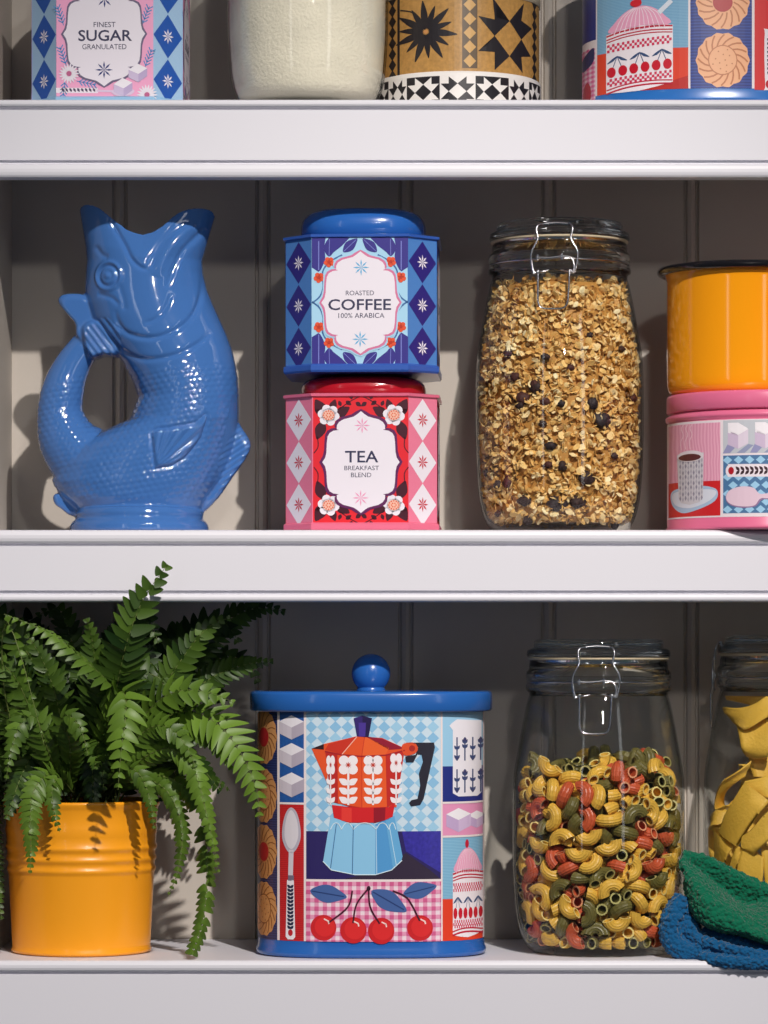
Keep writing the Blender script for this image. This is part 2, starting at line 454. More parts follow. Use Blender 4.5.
caddy('sugar_tin', 'pink and blue octagonal SUGAR caddy at the left of the top shelf', (wx(111.2, 100), 108.0, ZT+.3), math.radians(-.9), 140.0,
      (150, 196, 230), (44, 110, 200), 36.0, sugar_front(), chamfer_art(SATT, (36, 88, 176), WHT, (-11, 34, 79), 22, -36, 98), 105.4, 30, (150, 196, 230), 'kitchen caddies')

# ================================================================ ROUND AND OVAL TINS
def se_front(X, rx, ry, n): return -ry*max(0.0, 1-abs(X/rx)**n)**(1/n)
def wrap_fn(cx, Yc, rx, ry, n, zbase, kz):
    """photo pixel -> point on the front of a superelliptic tin standing at (cx, Yc)"""
    def fn(px, py, o):
        x = (px-384)*kk(Yc-ry)-cx
        for _ in range(4):
            x = max(-rx*.9999, min(rx*.9999, x)); y = se_front(x, rx, ry, n); x = (px-384)*kk(Yc+y)-cx
        x = max(-rx*.9999, min(rx*.9999, x)); y = se_front(x, rx, ry, n)
        gx = math.copysign(abs(x/rx)**(n-1)/rx, x); gy = -abs(y/ry)**(n-1)/ry
        L = math.hypot(gx, gy); o += .2
        return (x+gx/L*o, y+gy/L*o, (650-py)*kz-zbase)
    return fn
def cuts_for(cxp, rxp, m=56): return [cxp+rxp*math.sin(a) for a in np.linspace(-PI/2*.995, PI/2*.995, m)]
def cube_art(A, cx, cy, s_, z, c=((235,230,238),(205,196,208),(180,170,186))):
    A.poly([(cx-s_,cy-s_*.5),(cx,cy-s_),(cx+s_,cy-s_*.5),(cx,cy)], c[0], z)
    A.poly([(cx-s_,cy-s_*.5),(cx,cy),(cx,cy+s_),(cx-s_,cy+s_*.5)], c[1], z)
    A.poly([(cx+s_,cy-s_*.5),(cx,cy),(cx,cy+s_),(cx+s_,cy+s_*.5)], c[2], z)
def biscuit(A, cx, cy, rx, ry, z, jam, base=(226, 166, 110), line=(176, 112, 62)):
    A.poly([(cx+rx*(1+.03*math.cos(14*a))*math.cos(a), cy+ry*(1+.03*math.cos(14*a))*math.sin(a)) for a in np.linspace(0, 2*PI, 56, False)], base, z)
    r0 = .42 if jam else .55
    for k in range(16):
        a = k*2*PI/16
        A.stroke([(cx+rx*(r0+(.94-r0)*q)*math.cos(a+.45*q), cy+ry*(r0+(.94-r0)*q)*math.sin(a+.45*q)) for q in (0, .35, .7, 1)], rx*.06, line, z+1)
    if jam: A.ell(cx, cy, rx*.38, ry*.36, (178, 36, 44), z+2, 18)
    else:
        A.ell(cx, cy, rx*.56, ry*.56, line, z+1, 22); A.ell(cx, cy, rx*.52, ry*.52, base, z+2, 22)
        for k in range(12):
            a = k*2.4; q = .45*math.sqrt((k+.5)/12); A.ell(cx+rx*q*math.cos(a), cy+ry*q*math.sin(a), rx*.03, ry*.03, line, z+3, 6)
def gingham(A, x0, y0, x1, y1, st, z, base=(246, 222, 232), mid=(234, 158, 190), dk=(214, 96, 146)):
    A.rect(x0, y0, x1, y1, base, z)
    x = x0; i = 0
    while x < x1:
        A.rect(x, y0, min(x+st, x1), y1, mid, z+1); x += 2*st
    y = y0
    while y < y1:
        A.rect(x0, y, x1, min(y+st, y1), mid, z+2)
        x = x0
        while x < x1:
            A.rect(x, y, min(x+st, x1), min(y+st, y1), dk, z+3); x += 2*st
        y += 2*st
def cake(A, xl, xr, ytop, ybot, z, tilt=0.0, knob=True):
    """the printed sponge-cake-shaped pot: striped dome, bands, cherries"""
    W_ = xr-xl; H = ybot-ytop; cx = (xl+xr)/2; P, R_ = (238, 168, 198), (196, 30, 60)
    t = lambda u, v: (xl+u*W_, ytop+v*H+tilt*(u-.5)*H)
    A.smooth([t(.08,.31), t(.13,.2), t(.3,.1), t(.5,.06), t(.7,.1), t(.87,.2), t(.92,.31)], P, z)
    for k in range(11):
        u = .12+.076*k; A.stroke([t(u, .33), t(.5+(u-.5)*.7, .16), t(.5+(u-.5)*.25, .08)], W_*.012, (250, 225, 236), z+1, sm=3)
    A.ell(*t(.47, .02), W_*.06, H*.045, (200, 30, 60), z+1, 14)
    A.poly([t(0,.32), t(.25,.29), t(.5,.28), t(.75,.29), t(1,.32), t(1,.95), t(.75,.98), t(.5,1), t(.25,.99), t(0,.97)], (244, 236, 242), z)
    for v, wv in ((.325,.018),(.365,.014),(.395,.012),(.925,.014),(.962,.018)):
        A.stroke([t(.01, v+.01), t(.25, v-.015), t(.5, v-.022), t(.75, v-.015), t(.99, v+.005)], H*wv, R_, z+1, sm=3)
    for row, v in enumerate((.445,.475,.505,.83,.86,.885)):
        for k in range(26):
            if (k+row) % 2: continue
            u = .015+k*.0372; A.poly([t(u, v-.015), t(u+.037, v-.015), t(u+.037, v+.015), t(u, v+.015)], (212, 50, 90), z+1)
    for k in range(3):
        u = .165+.335*k
        for q in (1, -1):
            A.smooth([t(u, .575), t(u+q*.07, .595), t(u+q*.15, .64), t(u+q*.06, .625)], (60, 84, 126), z+1, 4)
            A.stroke([t(u, .575), t(u+q*.07, .71)], W_*.012, (60, 84, 126), z+1)
            p = t(u+q*.085, .745); A.ell(p[0], p[1], W_*.066, H*.058, (206, 30, 50), z+2, 16)

def round_tin_body(rx, ry, n, prof_mats, N=128):
    mb = MB()
    for prof, mat in prof_mats: mb.lathe([(rx+g, z) for g, z in prof], mat, N, 0, 0, ry/rx, n)
    return mb

# ---- the big oval coffee-pot tin on the lowest shelf
CX, YC, RX, RY, NN = wx(371, 96), 97.0, 116.0, 84.0, 2.9
BT = paint((40, 100, 180), 0.25, coat=.4)
def coffee_pot_print():
    A = Art(240, 640, 2.954); CR = (240, 226, 226)
    LBm, BL2 = (206, 226, 240), (140, 192, 228)
    A.rect(40, 205, 740, 892, (36, 72, 140), 0)
    A.rect(46, 205, 112, 892, hatch((48, 60, 110), (26, 34, 76), 160), 1)
    # left: biscuits
    for cy, jam in ((290, 1), (465, 0), (632, 1), (802, 0)): biscuit(A, 72, cy, 37, 80, 2, jam, (204, 146, 92), (140, 84, 44))
    # sugar lumps and spoon
    A.rect(111, 205, 118, 892, CR, 2); A.rect(189, 205, 196, 892, CR, 2); A.rect(593, 205, 598, 892, CR, 2); A.rect(716, 205, 722, 892, CR, 2)
    A.rect(118, 205, 189, 482, paint((40, 88, 160), .3, var=.12, vscale=500), 1); A.rect(111, 482, 196, 488, CR, 3)
    for cy in (260, 343, 430): cube_art(A, 153, cy, 37 if cy > 300 else 36, 3)
    A.rect(118, 488, 189, 892, hatch((206, 44, 46), (178, 30, 36), 200), 1)
    A.smooth([(152,497),(168,512),(178,550),(179,590),(166,622),(152,632),(138,622),(126,590),(127,550),(137,512)], (188, 182, 196), 3)
    A.smooth([(152,505),(164,520),(172,552),(172,586),(162,612),(152,620),(142,612),(133,586),(134,552),(141,520)], (222, 216, 224), 4)
    A.stroke([(152,625),(150,700)], 14, (214, 206, 216), 3); A.rect(143, 698, 160, 714, (120, 110, 130), 4)
    A.poly([(140,712),(160,712),(164,880),(158,888),(142,888),(136,880)], (240, 234, 240), 4)
    for k in range(12):
        y = 728+k*11
        for q in (1, -1): A.leaf(150, y+8, 150+q*9, y-2, .3, (40, 44, 70), 5)
    A.ell(150, 868, 7, 10, (190, 40, 50), 5, 12)
    # centre: harlequin ground and table
    A.rect(196, 205, 593, 568, LBm, 1)
    for r in range(12):
        for c in range(12):
            x, y = 210+c*36, 225+r*33
            A.diamond(x, y, 18, 17.5, BL2 if (r*2+c) % 3 else (160, 206, 234), 2) if x < 590 and y < 556 else None
    A.rect(196, 566, 593, 709, (44, 34, 96), 3); A.poly([(478,566),(593,566),(593,690),(490,625)], paint((58, 52, 158), .3, var=.2, vscale=400), 4)
    A.poly([(300,709),(380,690),(490,630),(560,680),(593,709)], (52, 40, 62), 4)
    # moka pot
    OR, OD, RD = (232, 84, 38), (206, 52, 34), (214, 34, 40)
    A.poly([(212,322),(248,308),(262,330),(258,430),(256,420)], OR, 5); A.poly([(212,322),(248,308),(248,325)], (46, 20, 30), 6)
    A.poly([(248,308),(345,285),(420,290),(490,322),(484,335),(462,495),(270,480),(252,330)], OR, 5)
    A.poly([(345,285),(300,338),(252,325),(262,308)], OD, 6); A.poly([(345,285),(370,285),(360,342),(300,338)], OR, 6); A.poly([(370,285),(440,320),(430,340),(360,342)], (240, 100, 44), 6); A.poly([(370,285),(420,292),(488,322),(440,325)], (150, 24, 50), 6)
    A.poly([(252,330),(288,340),(290,484),(270,478)], (190, 40, 36), 6); A.poly([(288,340),(360,344),(360,496),(290,484)], OR, 6); A.poly([(360,344),(430,340),(434,494),(360,496)], (238, 92, 40), 6); A.poly([(430,340),(486,328),(462,482),(434,494)], (198, 42, 36), 6)
    for xx in ((360,342,360,496),): A.stroke([(xx[0],xx[1]),(xx[2],xx[3])], 2, OD, 7)
    A.stroke([(345,287),(302,338)], 2.5, (250, 190, 170), 7); A.stroke([(368,287),(360,342)], 2, OD, 7); A.stroke([(252,330),(300,340),(360,345),(430,341),(486,327)], 4, (170, 30, 40), 7)
    A.poly([(272,476),(340,480),(440,478),(460,474),(458,484),(340,499)], (190, 40, 36), 5.5)
    A.poly([(272,488),(340,496),(440,494),(458,482),(450,528),(400,540),(320,540),(278,526)], RD, 7); A.poly([(300,495),(330,498),(330,540),(300,534)], (232, 60, 52), 8); A.poly([(395,497),(430,495),(428,534),(395,541)], (150, 20, 40), 8)
    W2 = (246, 238, 242)
    for cx, sx in ((268, .45), (320, 1), (393, 1), (461, .62)):
        for dx, dy in ((-13,-13),(13,-13),(-13,13),(13,13)): A.ell(cx+dx*sx, 370+dy+(0 if cx < 450 else -6), 15*sx, 15, W2, 7, 16)
        A.star(cx, 370+(0 if cx < 450 else -6), 10, (200, 60, 50), 8, 8, .14, sx)
        A.stroke([(cx, 385), (cx, 487)], 5*sx+1, W2, 7)
        for k in range(3):
            y = 420+k*27
            for q in (1, -1): A.leaf(cx, y+8, cx+q*27*sx, y-9, .3, W2, 7)
    A.poly([(336,232),(362,224),(390,232),(380,288),(346,286)], (52, 36, 110), 7); A.poly([(362,224),(390,232),(380,288),(362,287)], (34, 22, 74), 8); A.poly([(350,245),(372,245),(370,286),(352,286)], (74, 52, 150), 9)
    A.smooth([(482,308),(512,304),(525,320),(516,336),(488,342),(478,325)], (226, 80, 40), 7); A.ell(508, 321, 9, 9, (170, 40, 36), 8, 14)
    BK = (38, 36, 50)
    A.poly([(482,304),(572,304),(575,318),(542,470),(532,488),(505,492),(499,482),(506,474),(524,470),(532,430),(528,395),(540,360),(536,340),(524,338),(512,362),(490,362),(488,345),(518,340),(526,318),(512,306)], BK, 7)
    PB, PD = (142, 200, 236), (84, 156, 214)
    A.poly([(268,522),(330,545),(400,545),(456,520),(480,640),(476,655),(448,680),(400,694),(340,694),(270,680),(246,655)], PB, 6)
    A.poly([(400,545),(456,520),(480,640),(476,655),(448,680),(400,694)], PD, 7); A.poly([(430,535),(456,520),(480,640),(476,655),(452,678)], (104, 174, 222), 8)
    for (a, b) in (((285,545),(268,675)), ((335,550),(332,692)), ((402,550),(404,692)), ((440,545),(462,668))): A.stroke([a, b], 2.2, (60, 110, 160) if a[0] < 390 else (190, 226, 245), 9)
    for x0, x1 in ((268,300),(300,335),(335,402),(402,440),(440,460)):
        A.stroke([(x0,560),((x0*3+x1)/4,545),((x0+x1)/2,541),((x0+3*x1)/4,545),(x1,560)], 2.4, (220, 240, 250), 9, sm=3)
    A.stroke([(246,655),(270,680),(340,694),(400,694),(448,680),(478,652)], 2.5, (220, 240, 250), 9)
    # cherries on gingham
    A.rect(196, 708, 593, 715, CR, 6); gingham(A, 196, 715, 593, 892, 12.3, 4)
    for cx, cy, r in ((247,851,38),(335,858,39),(417,860,39),(531,852,38)):
        A.ell(cx, cy, r, r, (206, 34, 40), 8, 30); A.ell(cx+4, cy-3, r*.78, r*.78, (224, 44, 46), 9, 26); A.stroke([(cx+2, cy-26), (cx+14, cy-20), (cx+16, cy-12)], 4, (250, 220, 216), 10)
    for P in (((332,742),(318,790),(262,836)), ((380,734),(345,780),(334,836)), ((380,734),(385,790),(412,838)), ((452,742),(495,765),(530,830))): A.stroke(P, 5, (74, 24, 44), 10, sm=6)
    A.ell(380, 734, 6, 7, (50, 20, 40), 11, 10)
    for x0, y0, x1, y1 in ((208,742,316,760),(388,742,492,802),(482,752,580,728)):
        A.leaf(x0, y0, x1, y1, .24, (70, 100, 160), 8, (40, 62, 116))
    # right column: jug, lumps, cake
    A.rect(598, 205, 716, 375, (158, 206, 236), 1); A.rect(598, 375, 716, 480, (38, 50, 130), 1)
    A.poly([(624,248),(640,236),(712,240),(712,455),(700,465),(645,465),(628,455),(628,268),(618,255)], (240, 236, 244), 3)
    for y in (290, 385):
        for k in range(4):
            x = 640+k*23; A.stroke([(x,y),(x,y+68)], 4, (62, 76, 120), 4)
            for q in (1, -1):
                for v in ((12, 26) if k % 2 else (30, 58)): A.leaf(x, y+v+6, x+q*8, y+v-6, .26, (62, 76, 120), 4)
            A.ell(x, y+(6 if k % 2 else 62), 5, 5, (80, 50, 90), 4, 10)
    A.rect(598, 480, 716, 486, CR, 4); A.rect(598, 486, 716, 580, (232, 152, 192), 1); A.rect(598, 580, 716, 586, CR, 4)
    cube_art(A, 645, 535, 36, 2, ((246,242,248),(196,170,210),(210,186,220))); cube_art(A, 698, 535, 26, 2, ((246,242,248),(196,170,210),(210,186,220)))
    A.rect(598, 586, 716, 768, hatch((150, 200, 226), (110, 168, 206), 260), 1); A.rect(598, 768, 716, 892, (230, 66, 38), 1)
    cake(A, 628, 716, 600, 884, 3)
    return A
t = thing('coffee_pot_tin', (CX, YC, ZB+.3), 'large oval tin printed with a red coffee pot and cherries, standing on the lowest shelf', 'tin')
hb = -ZB-62*1.008
rm = round_tin_body(RX, RY, NN, [([(-30,0),(-2,0),(1.6,1.5),(2.2,5),(.4,9),(0,14),(0,25)], BT), ([(0,25),(0,hb)], paint((60,110,180), .3))], 144)
A = coffee_pot_print()
A.emit(rm, wrap_fn(CX, YC, RX, RY, NN, ZB, kk(YC-RY)), cuts_for(370.5, 113.5, 60))
rm.build('body', t)
mb = round_tin_body(RX+8.2, RY+7.5, NN, [([(-12,hb-.2),(-1.5,hb),(0,hb+2),(0,hb+17),(-1,hb+19.2),(-4,hb+20.4),(-9,hb+20.6),(-16,hb+19.6),(-60,hb+20.4),(-RX-6.5,hb+20.6)], BT)], 144)
lid = mb.build('lid', t)
mb = MB(); zk = hb+20.4; kr = 20.0
prof = [(14.5, zk-.5), (15, zk+1), (14, zk+2.5), (13.8, zk+3.6)]+[(kr*math.sin(a), zk+18-kr*math.cos(a)) for a in np.linspace(.8, PI-.02, 22)]
mb.lathe(prof, BT, 40); mb.build('knob', lid)

# ---- the pink tin and its mug
PX, PY, PR = wx(767, 80), 80.0, 102.0
def pink_print():
    A = Art(640, 390, 6.0)
    PNK, WHm = (236, 140, 172), (240, 226, 232)
    A.rect(120, 190, 1400, 770, WHm, 0)
    A.rect(175, 205, 483, 552, hatch((240, 178, 200), (226, 150, 178), 140, 'X', dist=6), 1); A.rect(175, 552, 483, 760, (212, 40, 44), 1)
    for q in (0, 26, 52): A.stroke([(250+q,355),(246+q,310),(262+q,270),(250+q,230),(262+q,208)], 4, (248, 210, 222), 2, sm=4)
    A.smooth([(186,640),(200,600),(260,585),(380,580),(455,600),(468,640),(440,680),(350,720),(260,738),(205,700)], (176, 200, 226), 2)
    A.smooth([(196,640),(215,610),(300,600),(440,605),(456,635),(400,680),(300,710),(220,690)], (222, 226, 238), 3)
    A.poly([(226,385),(385,380),(380,650),(360,676),(300,690),(250,676),(236,650)], (214, 210, 216), 4)
    for r in range(8):
        for c in range(9):
            x, y = 246+c*16, 425+r*32+(8 if c % 2 else 0)
            if y < 660: A.diamond(x, y, 6, 17, (146, 142, 160) if (r+c) % 2 else (184, 180, 192), 5)
    A.ell(306, 398, 79, 34, (232, 222, 228), 6, 26); A.ell(303, 405, 66, 21, (92, 42, 44), 7, 26)
    A.rect(500, 195, 1000, 392, (196, 200, 208), 1)
    for x in (590, 752, 914):
        A.poly([(x-60,270),(x-62,220-10),(x,210),(x+58,245),(x,285)], (244, 238, 244), 2)
        A.poly([(x-62,258),(x,282),(x,366),(x-62,340)], (206, 186, 212), 2); A.poly([(x,282),(x+60,250),(x+60,335),(x,366)], (226, 212, 228), 2); A.poly([(x-62,250),(x,216),(x+60,250),(x,284)], (246, 240, 246), 3)
        A.poly([(x-10,390),(x+60,338),(x+92,345),(x+40,390)], (150, 156, 186), 1.5); A.poly([(x-92,390),(x-62,335),(x-20,360),(x-50,390)], (150, 150, 190), 1.5)
    A.rect(500, 404, 1000, 748, (78, 120, 164), 1)
    for r in range(7):
        for c in range(8):
            x, y = 526+c*66+(33 if r % 2 else 0), 432+r*50
            A.diamond(x, min(y, 726), 29, 24, (160, 206, 236), 2)
    A.smooth([(515,495),(530,462),(575,456),(1000,470),(1000,526),(575,532),(528,525)], (240, 228, 236), 3)
    A.ell(548, 495, 17, 23, (176, 24, 40), 4, 16)
    for k in range(14):
        x = 580+k*28
        for q in (1, -1): A.leaf(x+18, 495, x-4, 495+q*24, .26, (60, 34, 44), 4)
    A.smooth([(515,655),(535,615),(600,592),(680,600),(722,640),(780,635),(1000,640),(1000,672),(780,668),(730,672),(690,710),(600,716),(535,694)], (150, 120, 160), 3)
    A.smooth([(518,652),(540,612),(605,590),(680,598),(718,634),(780,632),(1000,634),(1000,664),(780,662),(722,664),(685,704),(605,708),(540,690)], (228, 200, 216), 4)
    # the same three pictures again, further round the tin
    return A
t = thing('pink_tin', (PX, PY, ZM+.3), 'round pink biscuit tin with a printed coffee cup, under the yellow mug', 'tin')
PM = paint((228, 112, 150), 0.3, coat=.3); th = 139.0; lz = 121.0
mb = round_tin_body(PR, PR, 2.0, [([(-40,0),(-2,0),(.6,1),(1.2,3),(0,5),(0,lz-12),(-1,lz-10),(1.5,lz-8),(1.8,lz-5),(-3,lz-1.5),(-3,lz+5)], PM)], 144)
pk = pink_print(); kz = kk(PY-62)
pk.emit(mb, wrap_fn(PX, PY, PR, PR, 2.0, ZM, kz), cuts_for(767, 100, 48))
mb.build('body', t)
mb = round_tin_body(PR, PR, 2.0, [([(-3.5,lz-.5),(-.4,lz-.3),(.5,lz+1),(.6,th-3),(-.6,th-.7),(-3,th),(-8,th-.6),(-PR+.5,th-.6)], PM)], 144)
mb.build('lid', t)

MX, MY, MR = wx(742, 80), 80.0, 77.0
mz = ZM+.3+th-.3; mh = 130.0
t = thing('enamel_mug', (MX, MY, mz), 'yellow enamel mug with a black rim, standing on the pink tin', 'mug', rotz=math.radians(0))
YE = paint((250, 160, 12), 0.12, coat=.6); BKR = paint((22, 20, 24), 0.15, coat=.5)
mb = MB()
mb.lathe([(.5,0),(MR-12,0),(MR-6,.8),(MR-2,4),(MR-.4,10),(MR,18),(MR,mh-14),(MR+1.5,mh-6),(MR+5,mh-2)], YE, 96)
mb.lathe([(MR+4.5,mh-2.2),(MR-1,mh-9),(MR-2,mh-20),(MR-2.2,14),(MR-8,3),(.5,2.4)], paint((240, 236, 226), 0.15, coat=.5), 96)
mb.build('body', t)
mb = MB()
mb.lathe([(MR+5+4.8*math.cos(a), mh-2.8+4.3*math.sin(a)) for a in np.linspace(0, 2*PI, 13)], BKR, 96)
mb.build('rim', t)
mb = MB(); a0 = math.radians(-67)
ux, uy = math.cos(a0), math.sin(a0); sxx, syy = -uy, ux
cen = spline([(MR-2,mh-20),(MR+14,mh-19),(MR+31,mh-27),(MR+37,mh-45),(MR+33,mh-66),(MR+20,mh-84),(MR-1,mh-94)], 6)
rings = []
for i, (r, z) in enumerate(cen):
    q = np.array(cen[min(i+1, len(cen)-1)])-np.array(cen[max(i-1, 0)]); q /= np.hypot(*q); nr, nz = -q[1], q[0]
    ring = []
    for k in range(16):
        a = 2*PI*k/16; hw, ht = 9.5*math.cos(a), 3.4*math.sin(a)
        rr, z2 = r+nr*ht, z+nz*ht
        ring.append((rr*ux+hw*sxx, rr*uy+hw*syy, z2))
    rings.append(ring)
mb.loft(rings, YE, True, True, True); mb.build('handle', t)

# ---- star-patterned canister on the top shelf
SX, SY, SR = wx(457, 160), 160.0, 86.5
def star_print():
    A = Art(370, 0, 3.84)
    GD, BK = (188, 142, 78), (40, 36, 40)
    CRm = (238, 232, 226)
    A.rect(-100, -30, 655, 282, paint(GD, .35, var=.16, vscale=300), 0)
    for x0, x1 in ((72, 103), (620, 640)):
        A.rect(x0, -30, x1, 282, GD, 1); xm = (x0+x1)/2
        for k in range(8): A.diamond(xm, -20+k*42, (x1-x0)*.46, 25, BK, 2)
    A.rect(106, -30, 115, 282, BK, 1)
    for k in range(14):
        a = k*2*PI/14+.12; c, s_ = math.cos(a), math.sin(a)
        A.leaf(215+10*c, 118+10*s_, 215+(104 if k % 2 else 122)*c, 118+(104 if k % 2 else 122)*s_, .115, BK, 2)
    A.stroke([(118,25),(165,40),(195,75),(212,110)], 5, BK, 2, sm=5); A.ell(215, 118, 8, 8, (214, 150, 90), 4, 12)
    A.rect(354, -30, 412, 262, (92, 72, 46), 1)
    for k in range(6): A.diamond(383, 18+k*54-54+54*0, 24, 25, (212, 166, 96), 2)
    for (x, y) in ((535, 133),):
        # quilt star: eight dark points round a light square
        for (a, b, c) in (((415,60),(478,70),(478,133)), ((415,195),(478,195),(478,133)), ((478,0),(478,70),(535,70)), ((478,265),(478,195),(535,205)),
                          ((470,-15),(535,70),(478,60)), ((535,70),(590,-10),(580,60)), ((580,60),(620,80),(580,133)), ((580,133),(616,190),(580,200)), ((580,200),(585,262),(535,205)),
                          ((415,60),(430,75),(478,133)), ((415,195),(435,190),(478,133))):
            A.poly([a, b, c], BK, 2)
        A.poly([(478,70),(535,70),(478,133)], BK, 2); A.poly([(478,133),(478,195),(535,205)], BK, 2); A.poly([(580,60),(535,70),(580,133)], BK, 2); A.poly([(580,133),(580,200),(535,205)], BK, 2)
    return A
def band_print():
    A = Art(370, 0, 3.84)
    CRm, BK = (240, 236, 232), (36, 33, 38)
    A.rect(-100, 288, 660, 400, CRm, 0)
    edges = [-130, -60, 10, 72, 142, 268, 405, 532, 610, 652]
    for i in range(len(edges)-1):
        x0, x1 = edges[i], edges[i+1]; m_ = (x0+x1)/2; q = (x1-x0)/4; y0, y1 = 292, 412; h = (y1-y0)/4
        d = i % 2 == 0; fg = CRm if d else BK
        if d: A.rect(x0, y0, x1, y1, BK, 1)
        ym = (y0+y1)/2
        for sx in (1, -1):
            for sy in (1, -1):
                A.poly([(m_+sx*q, ym+sy*2*h*.95), (m_, ym+sy*h), (m_+sx*q, ym+sy*h)], fg, 2); A.poly([(m_+sx*2*q*.95, ym+sy*h), (m_+sx*q, ym), (m_+sx*q, ym+sy*h)], fg, 2)
                A.poly([(m_, ym+sy*h),(m_+sx*q, ym+sy*h),(m_+sx*q, ym)], fg, 2)
    return A
t = thing('star_canister', (SX, SY, ZT+.3), 'gold canister with black flowers and quilt stars, behind the flour jar', 'canister')
hs = 557-0.0
GDm = paint((188, 142, 78), .35, var=.16, vscale=300); CRM = paint((240, 236, 232), .35)
zt = (650-71)*kk(SY-SR)-ZT
mb = round_tin_body(SR, SR, 2.0, [([(-40,0),(-2,0),(1,1.5),(1,zt-2),(-.6,zt)], CRM), ([(-.8,zt-.5),(-.8,118),(-2,120)], GDm)], 128)
star_print().emit(mb, wrap_fn(SX, SY, SR-.7, SR-.7, 2.0, ZT, kk(SY-SR)), cuts_for(457, 82, 48))
band_print().emit(mb, wrap_fn(SX, SY, SR+1.1, SR+1.1, 2.0, ZT, kk(SY-SR)), cuts_for(457, 83, 48))
mb.build('body', t)
mb = round_tin_body(SR, SR, 2.0, [([(-1.5,119.5),(.6,120),(.8,134),(-2,136.5),(-SR+.5,137)], paint((222, 206, 176), .35))], 96)
mb.build('lid', t)

# ---- the cake tin on the top shelf
KX, KY, KRX, KRY, KN = wx(712, 100), 104.0, 133.0, 92.0, 2.2
def cake_print():
    A = Art(568, 0, 3.84); CR = (238, 226, 228)
    A.rect(40, -160, 1160, 340, CR, 0)
    A.rect(56, -160, 108, 120, (38, 52, 126), 1); gingham(A, 56, 150, 106, 352, 9, 1); A.rect(56, 145, 108, 152, CR, 4); A.ell(76, 325, 15, 46, (176, 24, 50), 5, 18); A.leaf(62, 230, 100, 150, .25, (40, 50, 100), 5)
    A.rect(113, -160, 462, 182, hatch((140, 186, 214), (108, 160, 198), 260), 1); A.rect(113, 182, 462, 340, (226, 66, 40), 1); A.poly([(290,340),(462,290),(462,340)], (190, 44, 40), 2)
    cake(A, 148, 403, -8, 340, 3, -.06); A.ell(262, 2, 22, 14, (214, 44, 56), 6, 16); A.stroke([(352,42),(395,2)], 18, (222, 228, 238), 5)
    A.rect(470, -160, 706, 340, hatch((52, 76, 160), (32, 46, 116), 130), 1)
    for cy, jam in ((10, 1), (232, 0), (-205+100, 0)): biscuit(A, 594, cy, 101, 104, 2, jam, (240, 178, 134), (196, 120, 78))
    A.rect(716, -160, 900, 345, (216, 50, 52), 1)
    A.smooth([(755,130),(775,110),(1000,115),(1000,330),(775,345),(757,320)], (238, 230, 236), 2)
    for k in range(9): 
        for q in (1, -1): A.leaf(778, 150+k*16+8, 778+q*14, 150+k*16-4, .3, (44, 40, 70), 3)
    A.ell(770, 322, 12, 16, (190, 40, 50), 3, 12)
    return A
t = thing('cake_tin', (KX, KY, ZT+.3), 'oval tin printed with a pink cake and biscuits at the right of the top shelf', 'tin')
zb2 = (650-88)*kk(KY-KRY)-ZT
mb = round_tin_body(KRX, KRY, KN, [([(-40,0),(-2,0),(1.4,1.5),(1.8,4),(.2,7),(0,zb2+1)], paint((44, 112, 190), .25, coat=.3)), ([(0,zb2+1),(0,170)], paint((60,110,180), .3))], 144)
cake_print().emit(mb, wrap_fn(KX, KY, KRX, KRY, KN, ZT, kk(KY-KRY)), cuts_for(712, 130, 56))
mb.build('body', t)
mb = round_tin_body(KRX+6, KRY+6, KN, [([(-10,169.8),(-1,170),(0,172),(0,186),(-2,189),(-12,190),(-KRX-5,190)], BT)], 96)
mb.build('lid', t)

